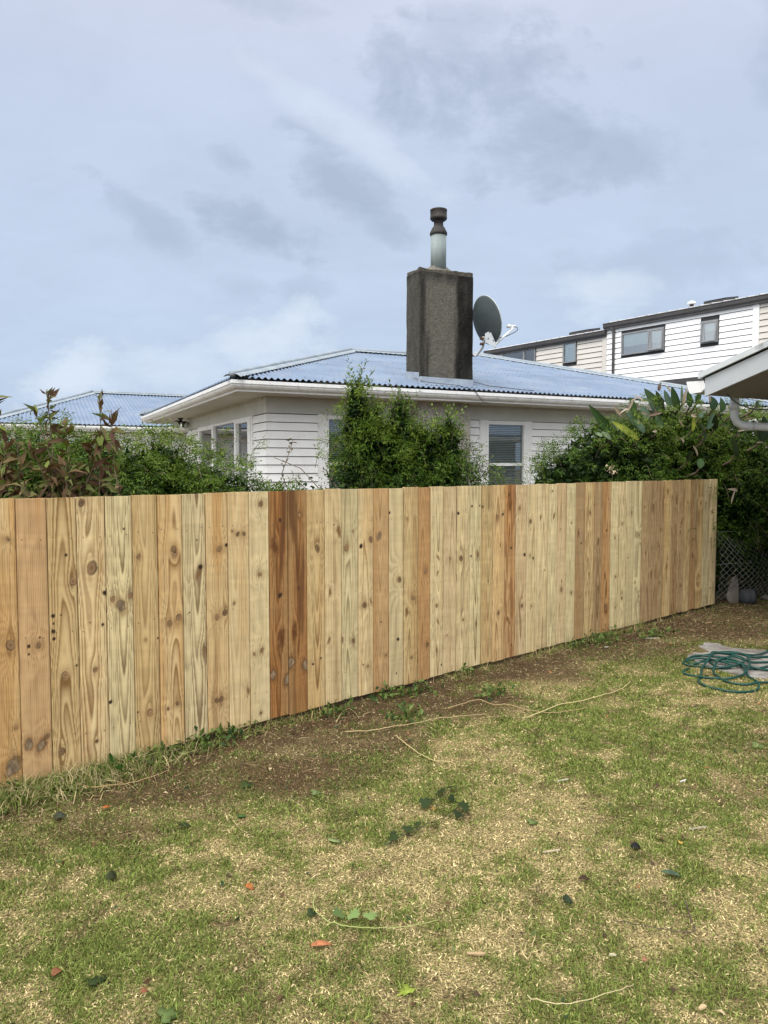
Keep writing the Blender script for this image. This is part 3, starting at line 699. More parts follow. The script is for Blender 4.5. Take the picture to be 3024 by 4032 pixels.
# ------------------------------------------------------------------ the weatherboard house behind the fence
HO = (-2.2307, 11.0441); HA = R(26.0)
house = thing('bungalow', 'white weatherboard bungalow with blue grey corrugated hip roof behind the fence', 'house', (*HO, 0), HA)
EZ = 2.90; W0 = 0.77
HM = Matrix.Translation((HO[0], HO[1], 0)) @ Matrix.Rotation(HA, 4, 'Z')


def corrugated(u0, u1, lo, hi, zf, to_xyz, pitch=0.10, amp=0.017, seg=6, nstep=1, lift=0.0):
    """sheet with ribs running along v between lo(u) and hi(u); zf(u, v) gives the roof plane"""
    nu = int((u1 - u0) / pitch * seg) + 1
    us = np.linspace(u0, u1, nu); vs_ = []; fs = []
    for a in us:
        l, h = lo(a), hi(a)
        if h < l: h = l
        wv = amp * math.sin(2 * math.pi * a / pitch)
        for k in range(nstep + 1):
            v = l + (h - l) * k / nstep
            vs_.append(to_xyz(a, v, zf(a, v) + wv + lift))
    n1 = nstep + 1
    for i in range(nu - 1):
        for k in range(nstep): fs.append((i * n1 + k, (i + 1) * n1 + k, (i + 1) * n1 + k + 1, i * n1 + k + 1))
    return vs_, fs


SL = 0.274; RZ = EZ + 0.035
P_ = (3.88, 4.56); J_ = (5.15, 4.56); A_ = (7.18, 7.07); R_ = (12.6, 0.0)
zA = RZ + SL * A_[1]; zP = RZ + SL * 4.56


def hi_front(u):
    if u < P_[0]: return u * P_[1] / P_[0]
    if u < J_[0]: return 4.56
    if u < A_[0]: return 4.56 + (u - J_[0]) * (A_[1] - 4.56) / (A_[0] - J_[0])
    return max(0, (R_[0] - u) * A_[1] / (R_[0] - A_[0]))


rf = MB()
idt = lambda a, b, c: (a, b, c)
v_, f_ = corrugated(0.03, 12.5, lambda u: 0.035 + (0.012 if int(u / 0.76) % 2 else 0), hi_front, lambda u, v: RZ + SL * v, idt)
rf.add(v_, f_, smooth=True)
# hip end to the left: ribs run along u
sw = lambda a, b, c: (b, a, c)
sl2 = SL * 4.56 / P_[0]
v_, f_ = corrugated(0.03, 9.1, lambda a: 0.035, lambda a: min(a, 9.12 - a) * P_[0] / 4.56, lambda a, b: RZ + sl2 * b, sw)
rf.add(v_, [tuple(reversed(q)) for q in f_], smooth=True)
# back of the front wing, left side of the stem, right side
K_ = (1.48, 9.12); I_ = (1.48, 13.8); WR = (5.83, 19.2); zW = EZ + SL * 5.4 + .03
rf.add([(P_[0], P_[1], zP), (J_[0], J_[1], zP), (K_[0], K_[1], RZ), (0.03, 9.12, RZ)], [(0, 3, 2, 1)])
rf.add([(J_[0], J_[1], zP), (A_[0], A_[1], zA), (7.18, 20.5, zA), (WR[0], WR[1], zW), (I_[0], I_[1], RZ), (K_[0], K_[1], RZ)], [(0, 5, 4, 3, 2, 1)])
rf.add([(R_[0], R_[1], RZ), (12.6, 20.5, RZ), (7.18, 20.5, zA), (A_[0], A_[1], zA)], [(0, 1, 2, 3)])
# screw heads and sheet laps as part of the sheet's own detail
nf0 = len(rf.f)
for row in (0.25, 1.15, 2.05, 2.95, 3.85, 4.75, 5.6):
    u = 0.3 + random.random() * .2
    while u < 12:
        if row < hi_front(u) - 0.25:
            uu = (math.floor(u / 0.10) + 0.25) * 0.10; vv = row + random.uniform(-.015, .015); z = RZ + SL * vv + 0.0125
            rf.add([(uu - .011, vv - .011, z), (uu + .011, vv - .011, z), (uu + .011, vv + .011, z + .006), (uu - .011, vv + .011, z + .006), (uu, vv, z + .012)], [(0, 1, 4), (1, 2, 4), (2, 3, 4), (3, 0, 4)])
        u += 0.285
roof = rf.build('roof', M['roof'], house); roof.data.materials.append(M['screw'])
for p_ in list(roof.data.polygons)[nf0:]: p_.material_index = 1
# dark lap joint half way up the sheets
lap = MB(); v_, f_ = corrugated(4.9, 11.2, lambda u: 2.42, lambda u: min(2.55, hi_front(u)), lambda u, v: RZ + SL * v, idt, lift=0.006)
lap.add(v_, f_, smooth=True); lap.build('sheet_lap', M['roof'], roof)


def ridge_cap(name, a, b, parent, side=0.155, r=0.045, over=(0, 0)):
    """rolled cap along a hip or ridge: a round roll on two dressed-down flanges"""
    a, b = Vector(a), Vector(b); t = (b - a).normalized(); a = a - t * over[0]; b = b + t * over[1]
    s = Vector((t.y, -t.x, 0)).normalized(); m = MB(); n = max(2, int((b - a).length / 0.9))
    pts = [a + (b - a) * i / n + Vector((0, 0, .045 + random.uniform(-.004, .004))) for i in range(n + 1)]
    m.tube(pts, r, 10)
    for i in range(1, n):
        if i % 2 == 0: m.tube([pts[i] - t * .02, pts[i] + t * .02], r + .006, 10)
    seg = int((b - a).length / 0.06)
    for sg in (-1, 1):
        vs_ = []
        for i in range(seg + 1):
            q = a + (b - a) * i / seg
            vs_ += [q + Vector((0, 0, .052)), q + s * sg * side * .55 + Vector((0, 0, .052 - side * .55 * .17)), q + s * sg * (side + .012 * math.sin(i * 3.1)) + Vector((0, 0, .022 - side * .17 + .010 * (i % 2)))]
        fs = []
        for i in range(seg):
            for k in range(2):
                f = (i * 3 + k, i * 3 + k + 1, i * 3 + k + 4, i * 3 + k + 3); fs.append(f if sg > 0 else tuple(reversed(f)))
        m.add(vs_, fs, smooth=True)
    return m.build(name, M['ridge'], parent)


E0 = (0.0, 0.0, RZ)
ridge_cap('ridge_capping', E0, (P_[0], P_[1], zP), roof, over=(.0, 0))
ridge_cap('ridge_capping', (P_[0], P_[1], zP), (J_[0] + .2, J_[1], zP), roof)
ridge_cap('ridge_capping', (J_[0], J_[1], zP), (A_[0], A_[1], zA), roof)
ridge_cap('ridge_capping', (R_[0], R_[1], RZ), (A_[0], A_[1], zA), roof)
ridge_cap('ridge_capping', (0.0, 9.12, RZ), (P_[0], P_[1], zP), roof)
# gutter along front and left side; runs so that inward is on its left: from the far back-left corner... path goes anticlockwise
GP = [(0, 0), (0, -0.052), (.004, -.056), (.013, -.060), (.020, -.085), (.038, -.108), (.062, -.120), (.102, -.122), (.102, -.004)]
gpath = [(1.48, 9.12), (0, 9.12), (0, 0), (12.6, 0), (12.6, 12)]
gt = MB().sweep(gpath, [(o, EZ + z) for o, z in GP])
for u in (2.62, 5.4, 8.2):
    gt.sweep([(u, 0), (u + .03, 0)], [(o - .004, EZ + z - .002) for o, z in GP[:8]])
for v in (1.05, 3.1, 5.2):
    gt.sweep([(0, v + .03), (0, v)], [(o - .004, EZ + z - .002) for o, z in GP[:8]])
gt.build('gutter', M['gutter'], house)
MB().sweep(gpath, [(.106, EZ - .012), (.106, EZ - .157), (.124, EZ - .157), (.124, EZ - .012)]).build('fascia_board', M['white_trim'], house)
SZ = EZ - 0.152
sf = MB()
sf.add([(.125, .125, SZ), (12.475, .125, SZ), (12.475, 1.0, SZ), (.125, 1.0, SZ)], [(0, 3, 2, 1)])
sf.add([(.125, 1.0, SZ), (1.0, 1.0, SZ), (1.0, 8.995, SZ), (.125, 8.995, SZ)], [(0, 3, 2, 1)])
sf.add([(1.0, 6.6, SZ), (3.5, 6.6, SZ), (3.5, 8.995, SZ), (1.0, 8.995, SZ)], [(0, 3, 2, 1)])
sf.build('soffit', M['soffit'], house)
MB().box((W0 - .045, .9, SZ - .035), (W0 - .022, 6.9, SZ - .002)).box((W0 - .045, W0 - .045, SZ - .035), (12, W0 - .022, SZ - .002)).build('soffit_batten', M['soffit'], house)


def boards(m, a0, a1, ztop, zbot, course, openings, xyz, miter0=0.0, miter1=0.0, gap=0.012):  # gap: open groove onto dark backing, a shadow line built into the wall
    """bevel-backed boards along a, proud at the foot; openings = (a0, a1, z0, z1); xyz(a, out, z)"""
    z = ztop
    while z > zbot:
        zl = z - course
        cuts = [(a0, a1)]
        for oa, ob, oz0, oz1 in openings:
            if oz0 < z - .01 and oz1 > zl + .01:
                nc = []
                for s, e in cuts:
                    if ob <= s or oa >= e: nc.append((s, e)); continue
                    if oa > s: nc.append((s, oa))
                    if ob < e: nc.append((ob, e))
                cuts = nc
        for s, e in cuts:
            if e - s < .02: continue
            e0 = .026 * miter0 if abs(s - a0) < 1e-6 else 0; e1 = .026 * miter1 if abs(e - a1) < 1e-6 else 0
            v = [xyz(s, .004, z - gap), xyz(e, .004, z - gap), xyz(e + e1, .026, zl), xyz(s - e0, .026, zl), xyz(s, .0, zl), xyz(e, .0, zl)]
            m.add(v, [(0, 3, 2, 1), (3, 4, 5, 2), (0, 4, 3), (1, 2, 5)])
        z = zl
    return m


fx = lambda a, o, z: (a, W0 - o, z)
sx = lambda a, o, z: (W0 - o, a, z)
CR = 0.1378
WIN1 = (1.80, 2.62); WIN2 = (4.97, 5.80); WZ0, WZ1 = 0.95, 2.44
wl = MB()
boards(wl, W0, 3.3, 2.487, .35, CR, [(1.633, 2.79, .9, 3)], fx, 1, 0)
boards(wl, 4.5, 12.0, 2.487, .35, CR, [(4.822, 5.992, .9, 3), (8.2, 9.6, .9, 3)], fx)
boards(wl, W0, 6.95, 2.487, .35, CR, [(1.513, 5.80, .95, 3)], lambda a, o, z: sx(a, o, z), 1, 0)
wall = wl.build('weatherboard_wall', M['white_board'], house)
# frieze boards above the weatherboards, backing walls
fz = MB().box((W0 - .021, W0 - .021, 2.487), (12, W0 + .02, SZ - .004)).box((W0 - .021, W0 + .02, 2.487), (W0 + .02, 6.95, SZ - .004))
fz.build('frieze_board', pm('eave_shaded_frieze_paint', (.56, .57, .53), (.50, .51, .47), 3, .6, stain=((.34, .31, .26), 2.5, (1, 1, 1), .3)), house)  # greyer than the trim: the shade under the eave is painted into this colour
bkw = MB()
def backing(m, a0, a1, z0, z1, ops, fn, th=.02):
    cuts = sorted(ops); a = a0
    for o in cuts:
        m.add([fn(a, -.03, z0), fn(o[0], -.03, z0), fn(o[0], -.03, z1), fn(a, -.03, z1)], [(0, 1, 2, 3)])
        m.add([fn(o[0], -.03, z0), fn(o[1], -.03, z0), fn(o[1], -.03, o[2]), fn(o[0], -.03, o[2])], [(0, 1, 2, 3)])
        m.add([fn(o[0], -.03, o[3]), fn(o[1], -.03, o[3]), fn(o[1], -.03, z1), fn(o[0], -.03, z1)], [(0, 1, 2, 3)])
        a = o[1]
    m.add([fn(a, -.03, z0), fn(a1, -.03, z0), fn(a1, -.03, z1), fn(a, -.03, z1)], [(0, 1, 2, 3)])
backing(bkw, W0, 12, 0, 2.7, [(WIN1[0], WIN1[1], WZ0, WZ1), (WIN2[0], WIN2[1], WZ0, WZ1)], fx)
backing(bkw, W0, 6.95, 0, 2.7, [(1.74, 5.64, 1.0, 2.44)], sx)
bkw.box((1.1, 1.1, 0), (1.12, 6.9, 2.6)).box((1.12, 1.1, 0), (12, 1.12, 2.6))     # dim room behind the glass
bkw.box((W0, 6.93, 0), (2.2, 6.95, 2.74))
bkw.build('inner_wall', M['dark_room'], house)  # its dark colour also fills the board gaps as shadow lines


def sash_window(u0, u1, label):
    """front window: wide white facings, casing, a transom and a venetian blind behind the glass"""
    m = MB(); m.prism([(u0 - .165, .80), (u1 + .185, .80), (u1 + .185, 2.485), (u1 + .0545, 2.485), (u1 + .0545, .85), (u0 - .0345, .85), (u0 - .0345, 2.485), (u0 - .165, 2.485)], lambda a, b, h: (a, h, b), W0 - .030, W0 + .01)
    w = m.build('window', M['white_trim'], house); w['label'] = label
    f = MB(); fr_ = W0 - .040
    f.box((u0 - .034, fr_, .93), (u0 + .02, W0 + .05, 2.482)).box((u1 - .01, fr_, .93), (u1 + .054, W0 + .05, 2.482))
    f.box((u0 + .0205, fr_ + .002, 2.412), (u1 - .0105, W0 + .05, 2.480)).box((u0 + .0205, fr_ - .006, 1.645), (u1 - .0105, W0 + .05, 1.698)).box((u0 - .03, fr_ - .03, .88), (u1 + .05, W0 + .05, .928))
    f.build('frame', M['white_trim'], w)
    MB().box((u0 + .0, W0 + .012, .93), (u1, W0 + .016, 2.43)).build('pane', M['glass'], w)
    b = MB(); z = 2.40
    while z > .96:
        b.add([(u0 + .025, W0 + .055, z), (u1 - .02, W0 + .055, z), (u1 - .02, W0 + .071, z + .019), (u0 + .025, W0 + .071, z + .019), (u0 + .025, W0 + .055, z - .002), (u1 - .02, W0 + .055, z - .002)], [(0, 1, 2, 3), (0, 4, 5, 1)])
        z -= .033
    b.build('blind', M['blind'], w)


sash_window(WIN1[0], WIN1[1], 'window with venetian blind half hidden by the tall bush')
sash_window(WIN2[0], WIN2[1], 'window with venetian blind right of the chimney breast')
# side window of three lights
m = MB(); X = W0
m.prism([(1.515, .80), (5.80, .80), (5.80, 2.485), (5.70, 2.485), (5.70, .88), (1.60, .88), (1.60, 2.485), (1.515, 2.485)], lambda a, b, h: (h, a, b), X - .030, X + .01)
w = m.build('window', M['white_trim'], house); w['label'] = 'three light side window reflecting the roof opposite'
f = MB(); fo = X - .042
for a, b in ((1.601, 1.78), (2.55, 2.66), (4.31, 4.43), (5.58, 5.699)):
    f.box((fo, a, .98), (X + .05, b, 2.484))
for a, b, z0, z1 in ((1.7805, 2.5495, 2.40, 2.482), (2.6605, 4.3095, 2.44, 2.482), (4.4305, 5.5795, 2.40, 2.482), (1.7805, 2.5495, 1.60, 1.665), (4.4305, 5.5795, 1.60, 1.665), (1.60, 5.70, .90, .978)):
    f.box((fo + .003, a, z0), (X + .05, b, z1))
f.build('frame', M['white_trim'], w)
MB().box((X + .012, 1.75, .98), (X + .016, 5.60, 2.46)).build('pane', M['glass'], w)
# stem wall and rear wing
RW = MB()
boards(RW, 6.95, 14.5, 2.487, .35, CR, [], lambda a, o, z: (2.1 - o, a, z))
RW.box((2.1, 6.95, 2.487), (2.12, 14.5, 2.72)); RW.box((2.10, 6.95, 0), (2.11, 14.5, 2.48))
boards(RW, -3.0, 2.1, 2.487, .35, CR, [], lambda a, o, z: (a, 14.5 - o, z))
RW.box((-3.0, 14.48, 2.487), (2.1, 14.52, 2.72)); RW.box((-3.0, 14.502, 0), (2.1, 14.52, 2.48))
RW.build('weatherboard_wall', M['white_board'], house)['label'] = 'shaded wall of the rear wing'
rr = MB()
CL = (-3.8, 13.8); WA = (-.26, 19.2)
v_, f_ = corrugated(-3.75, 5.83, lambda u: 13.84 if u < 1.48 else 13.8 + (u - 1.48) * 5.4 / 4.35, lambda u: 13.8 + (u - CL[0]) * 5.4 / (WA[0] - CL[0]) if u < WA[0] else 19.2, lambda u, v: RZ + SL * (v - 13.8), idt, amp=.015, pitch=.125)
rr.add(v_, f_, smooth=True)
rr.add([(CL[0], 13.8, RZ), (WA[0], 19.2, zW), (CL[0], 24.6, RZ)], [(0, 2, 1)]); rr.add([(WA[0], 19.2, zW), (5.83, 19.2, zW), (5.83, 24.6, RZ), (CL[0], 24.6, RZ)], [(0, 3, 2, 1)])
rroof = rr.build('roof', M['roof'], house); rroof['label'] = 'corrugated hip roof of the rear wing'
ridge_cap('ridge_capping', (CL[0], 13.8, RZ), (WA[0], WA[1], zW), rroof, .2, .06); ridge_cap('ridge_capping', (WA[0], WA[1], zW), (5.83, 19.2, zW), rroof, .2, .06)
p2 = [(-3.8, 20), (-3.8, 13.8), (1.48, 13.8), (1.48, 9.24)]
MB().sweep(p2, [(o, EZ + z) for o, z in GP]).build('gutter', M['gutter'], house)['label'] = 'gutter of the rear wing'
MB().sweep(p2, [(.106, EZ - .012), (.106, EZ - .157), (.124, EZ - .157), (.124, EZ - .012)]).build('fascia_board', M['white_trim'], house)
sf = MB(); sf.add([(-3.6, 13.925, SZ), (1.60, 13.925, SZ), (1.60, 14.5, SZ), (-3.6, 14.5, SZ)], [(0, 3, 2, 1)]); sf.add([(1.605, 9.0, SZ), (2.1, 9.0, SZ), (2.1, 14.5, SZ), (1.605, 14.5, SZ)], [(0, 3, 2, 1)])
sf.build('soffit', M['soffit'], house)
MB().tube([(.85, 13.86, EZ - .12), (.86, 13.9, EZ - .2), (.93, 14.1, EZ - .3), (.93, 14.42, EZ - .42), (.93, 14.43, .2)], .045, 10).build('downpipe', M['gutter'], house)

# chimney with its breast on the wall, roof flashing, flue and cowl
cm = bpy.data.materials.new('stained_stucco'); cm.use_nodes = True; t = cm.node_tree; b = t.nodes['Principled BSDF']; b.inputs['Roughness'].default_value = 0.92; b.inputs['Specular IOR Level'].default_value = .15
a = t.nodes.new('ShaderNodeVertexColor'); a.layer_name = 'tint'; oc = t.nodes.new('ShaderNodeTexCoord').outputs['Object']
n1 = nnoise(t, oc, 22, 8, .7, .6)
c = nmix(t, 1.0, a.outputs[0], nramp(t, n1, [(.3, .66), (.5, 1.0), (.72, 1.3)]), 'MULTIPLY'); t.links.new(c, b.inputs['Base Color'])
vr = t.nodes.new('ShaderNodeTexVoronoi'); vr.feature = 'DISTANCE_TO_EDGE'; vr.inputs['Scale'].default_value = 11; vr.inputs['Randomness'].default_value = 1
t.links.new(nmapping(t, nmix(t, .35, oc, t.nodes.new('ShaderNodeTexNoise').outputs[1]), (1, 1, 1.0)), vr.inputs['Vector'])
hh = nmath(t, 'ADD', nmath(t, 'MULTIPLY', n1, .8), nmath(t, 'MULTIPLY', nmath(t, 'MINIMUM', vr.outputs[0], .06), 5.0))
bn = t.nodes.new('ShaderNodeBump'); bn.inputs['Strength'].default_value = .9; bn.inputs['Distance'].default_value = .018
t.links.new(hh, bn.inputs['Height']); t.links.new(bn.outputs[0], b.inputs['Normal'])
CU0, CU1, CV0, CV1, CT = 3.36, 4.435, .43, .90, 4.945


def grid_box(u0, u1, v0, v1, z0, z1, step, colf, rough_amp=.006, seed=1):
    """closed box with fine faces, slightly uneven like hand-laid render"""
    V, Q, C = [], [], []; off = 0
    def face(o, ea, eb, la, lb):
        nonlocal off
        na, nb = max(2, int(la / step)), max(2, int(lb / step))
        A, B = np.meshgrid(np.linspace(0, la, na + 1), np.linspace(0, lb, nb + 1))
        p = np.array(o) + A.ravel()[:, None] * np.array(ea) + B.ravel()[:, None] * np.array(eb)
        i_ = np.arange((na + 1) * (nb + 1)).reshape(nb + 1, na + 1)
        Q.append(np.stack([i_[:-1, :-1], i_[:-1, 1:], i_[1:, 1:], i_[1:, :-1]], -1).reshape(-1, 4) + off); V.append(p); off += len(p)
    face((u0, v0, z0), (1, 0, 0), (0, 0, 1), u1 - u0, z1 - z0); face((u1, v0, z0), (0, 1, 0), (0, 0, 1), v1 - v0, z1 - z0)
    face((u1, v1, z0), (-1, 0, 0), (0, 0, 1), u1 - u0, z1 - z0); face((u0, v1, z0), (0, -1, 0), (0, 0, 1), v1 - v0, z1 - z0)
    face((u0, v0, z1), (1, 0, 0), (0, 1, 0), u1 - u0, v1 - v0)
    V = np.concatenate(V); cu, cv = (u0 + u1) / 2, (v0 + v1) / 2
    d = np.stack([V[:, 0] - cu, V[:, 1] - cv, V[:, 2] * 0], 1)
    k = (fbm(V[:, 0] * 5 + V[:, 1] * 7, V[:, 2] * 5, seed, 4) - .5) * 2 * rough_amp
    col = colf(V); V = V + d / np.maximum(np.abs(d).max(1, keepdims=True), .05) * k[:, None]; V[:, 2] += (V[:, 2] > z1 - 1e-6) * k * 1.5
    return V, np.concatenate(Q), col


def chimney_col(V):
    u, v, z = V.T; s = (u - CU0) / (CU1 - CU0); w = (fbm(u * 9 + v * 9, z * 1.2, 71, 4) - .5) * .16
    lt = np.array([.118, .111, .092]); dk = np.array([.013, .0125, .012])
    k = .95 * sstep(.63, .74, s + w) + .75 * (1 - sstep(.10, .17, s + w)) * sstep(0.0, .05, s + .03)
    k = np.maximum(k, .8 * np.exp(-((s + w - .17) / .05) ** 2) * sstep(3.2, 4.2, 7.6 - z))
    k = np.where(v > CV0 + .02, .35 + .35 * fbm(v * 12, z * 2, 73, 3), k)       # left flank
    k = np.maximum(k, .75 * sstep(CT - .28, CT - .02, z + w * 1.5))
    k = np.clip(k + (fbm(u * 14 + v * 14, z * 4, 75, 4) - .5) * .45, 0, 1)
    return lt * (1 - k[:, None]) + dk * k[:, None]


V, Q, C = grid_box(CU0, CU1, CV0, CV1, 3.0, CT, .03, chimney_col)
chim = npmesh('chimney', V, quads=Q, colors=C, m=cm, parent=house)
V, Q, C = grid_box(CU0 + .004, CU1 - .004, CV0 + .05, W0 + .05, 0, SZ - .002, .08, lambda V: np.array([.36, .34, .30]) * (.75 + .5 * fbm(V[:, 0] * 6, V[:, 2] * 4, 77, 4))[:, None], .004, 3)
npmesh('chimney_breast', V, quads=Q, colors=C, m=cm, parent=house)
# weathered top course and mortar flaunching round the flue
V, Q, C = grid_box(CU0 + .01, CU1 - .012, CV0 + .012, CV1 - .012, CT - .002, CT + .06, .03, lambda V: np.array([.10, .09, .075]) * (.5 + fbm(V[:, 0] * 15, V[:, 2] * 30 + V[:, 1] * 12, 79, 4))[:, None], .018, 5)
npmesh('chimney_cap', V, quads=Q, colors=C, m=cm, parent=chim)
FCU, FCV = 3.885, .70
fl = MB(); n = 20; vs_ = []
for r_, z in ((.40, .0), (.30, .05), (.19, .10), (.150, .125)):
    for k in range(n):
        a_ = 2 * math.pi * k / n; j = random.uniform(-.02, .02)
        vs_.append((FCU + (r_ + j) * math.cos(a_) * 1.0, FCV + (r_ + j) * math.sin(a_) * .5, CT + .055 + z + j * .4))
fl.add(vs_, [(i * n + k, i * n + (k + 1) % n, (i + 1) * n + (k + 1) % n, (i + 1) * n + k) for i in range(3) for k in range(n)], (.17, .16, .135))
fl.build('mortar_flaunching', cm, chim, col=True)
mf = pm('galvanised_flue', (0.26, 0.31, 0.305), (0.19, 0.225, 0.225), 6, .6, metal=0.0, spec=.2, stretch=(1, 1, .25), stain=((.05, .045, .04), 4.0, (1.5, 1.5, .35), .8))
ms = pm('sooty_metal', (.018, .017, .016), (.035, .032, .03), 12, .7)
mc = pm('brown_cowl_metal', (.055, .051, .049), (.028, .026, .025), 7, .7, spec=.2, stretch=(1, 1, .3))
fp = MB().lathe([(.136, CT + .08), (.136, CT + .745)], 32, (FCU, FCV, 0)); flue = fp.build('flue_pipe', mf, chim)
MB().lathe([(.137, .715), (.152, .73), (.152, .765), (.105, .86), (.083, .875), (.083, .915)], 32, (FCU, FCV, CT)).build('flue_collar', ms, chim)
MB().lathe([(.082, .91), (.082, .985), (.079, .99)], 32, (FCU, FCV, CT)).build('flue_neck', mc, chim)
MB().lathe([(.085, .975), (.125, .98), (.148, 1.005), (.148, 1.03), (.145, 1.033), (.145, 1.135), (.148, 1.138), (.148, 1.16), (.12, 1.17), (.03, 1.174)], 36, (FCU, FCV, CT)).build('cowl', mc, chim)
fl = MB()
z0 = RZ + SL * .40
fl.add([(CU0 - .03, CV0 - .012, z0 + .01), (CU1 + .01, CV0 - .012, z0 + .01), (CU1 + .01, CV0 - .010, z0 + .115), (CU0 - .0, CV0 - .010, z0 + .125)], [(0, 1, 2, 3)])
fl.add([(CU0 - .05, CV0 - .20, z0 - .035), (CU1 + .02, CV0 - .20, z0 - .035), (CU1 + .01, CV0 - .012, z0 + .0105), (CU0 - .03, CV0 - .012, z0 + .0105)], [(0, 1, 2, 3)])
fl.add([(CU0 - .012, CV0 - .012, z0 + .01), (CU0 - .012, CV1 + .02, z0 + .14), (CU0 - .010, CV1 + .02, z0 + .26), (CU0 - .010, CV0 - .01, z0 + .19)], [(0, 3, 2, 1)])
fl.build('flashing', M['lead'], chim)

# black lead from the dish over the roof edge into the eaves
HW = lambda u, v, z: HM @ Vector((u, v, z))
tag(MB().tube([HW(*p) for p in [(3.30, .5, 3.14), (3.45, .36, 3.07), (3.65, .24, 3.04), (3.95, .12, 3.01), (4.12, .03, 2.96), (4.22, -.015, 2.90), (4.32, .0, 2.80), (4.45, .10, 2.74), (4.62, .12, 2.745), (4.70, .15, 2.80), (4.69, .22, 2.77)]], .0055, 6).build('antenna_cable', M['cable']), 'thin black cable running from the chimney foot over the gutter', 'cable')
tag(MB().tube([HW(*p) for p in [(4.44, .46, 3.14), (4.7, .30, 3.055), (5.0, .22, 3.03), (5.25, .12, 3.0), (5.5, .06, 2.985)]], .006, 6).build('antenna_cable', M['cable']), 'thin black cable trailing right across the roof from the chimney', 'cable')

# ------------------------------------------------------------------ satellite dish on the chimney's right flank
M['dish'] = pm('dark_grey_dish', (.055, .070, .074), (.075, .092, .096), 3, .5, spec=.3)
M['bracket'] = pm('galvanised_bracket', (.50, .54, .56), (.40, .44, .46), 8, .45, metal=.2, stain=((.2, .12, .07), 9, (1, 1, 1), .35))
M['rust'] = pm('rusty_clamp', (.06, .028, .02), (.10, .05, .03), 20, .8)
M['white_plastic'] = pm('white_plastic', (.74, .76, .75), (.66, .68, .67), 5, .4)


def at(x, y, Y):
    """the point at depth Y seen at pixel (x, y) of the 3024 x 4032 photograph: used to measure far things"""
    p = R(3.34); a = (x - 1512) / 2950; b = -(y - 2016) / 2950
    d = Vector((a, math.cos(p) + b * math.sin(p), -math.sin(p) + b * math.cos(p)))
    return Vector((0, 0, 1.6)) + d * (Y / d.y)


dp = lambda x, y, Y: at(1840 + x / 6.38, 1150 + y / 6.38, Y)
DC = dp(495, 705, 13.15); DN = Vector((.85, .45, .27)).normalized()
dish = thing('satellite_dish', 'dark grey satellite dish on a bent white mast beside the chimney', 'satellite dish', tuple(dp(410, 1300, 13.2)))
DI = Matrix.Translation(-Vector(dish.location))
def dbuild(m, name, mt, par=None):
    m.v = [tuple(DI @ Vector(p)) for p in m.v]; return m.build(name, mt, par or dish)
e1 = DN.cross(Vector((0, 0, 1))).normalized(); e2 = e1.cross(DN).normalized()
m = MB(); nr, na = 14, 56; DR = .405; vs_ = []
for side in (0, 1):
    for i in range(nr + 1):
        r_ = DR * i / nr
        for k in range(na):
            t_a = 2 * math.pi * k / na
            h = -.085 * (1 - (r_ / DR) ** 2) - (.007 if side == 0 else 0)
            vs_.append(DC + (e1 * math.cos(t_a) * .97 + e2 * math.sin(t_a) * 1.03) * r_ + DN * h)
fs = []
b0 = (nr + 1) * na
for i in range(nr):
    for k in range(na):
        k2 = (k + 1) % na
        fs.append((i * na + k, i * na + k2, (i + 1) * na + k2, (i + 1) * na + k)); fs.append((b0 + i * na + k, b0 + (i + 1) * na + k, b0 + (i + 1) * na + k2, b0 + i * na + k2))
for k in range(na): k2 = (k + 1) % na; fs.append((nr * na + k, nr * na + k2, b0 + nr * na + k2, b0 + nr * na + k))
m.add(vs_, fs, smooth=True); refl = dbuild(m, 'reflector', M['dish'])
m = MB(); ring = [DC + (e1 * math.cos(2 * math.pi * k / 56) * .97 + e2 * math.sin(2 * math.pi * k / 56) * 1.03) * DR for k in range(57)]
m.tube(ring, .008, 6, cap=False); dbuild(m, 'rim', M['bracket'], dish)
# back bracket: two cheek plates with a web between
m = MB()
bp = [(445, 1040), (520, 1000), (590, 1020), (680, 1230), (735, 1370), (700, 1395), (480, 1275), (450, 1275)]
back = -DN * .07
def slab(m, poly, Y, n, th):
    a_ = [dp(x, y, Y) for x, y in poly]; b_ = [q + n * th for q in a_]; k = len(a_)
    m.add(a_ + b_, [tuple(range(k)), tuple(range(2 * k - 1, k - 1, -1))] + [(i, k + i, k + (i + 1) % k, (i + 1) % k) for i in range(k)])
slab(m, bp, 12.98, Vector((0, 1, 0)), .012); slab(m, bp, 13.06, Vector((0, 1, 0)), .012)
slab(m, [(530, 990), (600, 1020), (745, 1360), (715, 1395)], 12.985, Vector((0, 1, 0)), .085)
dbuild(m, 'bracket', M['bracket'])
m = MB()
for q in ((525, 1170), (560, 1010), (655, 1215)): dbuild(MB().tube([dp(q[0], q[1], 12.972), dp(q[0], q[1], 13.09)], .010, 8), 'bolt', M['rust'])
dbuild(MB().tube([dp(785, 1165, 13.1), dp(860, 1130, 13.16)], .008, 6), 'bolt', M['rust'])
chr_ = HW(4.43, .62, 3.62)
m = MB(); m.tube([chr_, dp(230, 1600, 13.42), dp(330, 1470, 13.28), dp(390, 1385, 13.16), dp(408, 1290, 13.08), dp(410, 1120, 13.06)], .021, 12); dbuild(m, 'mast', M['white_plastic'])
for yy in (1155, 1290):
    m = MB(); m.box(tuple(dp(330, yy + 22, 13.0)), tuple(dp(425, yy - 22, 13.0) + Vector((0, .11, 0)))); dbuild(m, 'clamp', M['rust'])
m = MB(); m.tube([dp(690, 1330, 13.04), dp(930, 1110, 13.2), dp(1135, 930, 13.32)], .019, 10); arm = dbuild(m, 'feed_arm', M['white_plastic'])
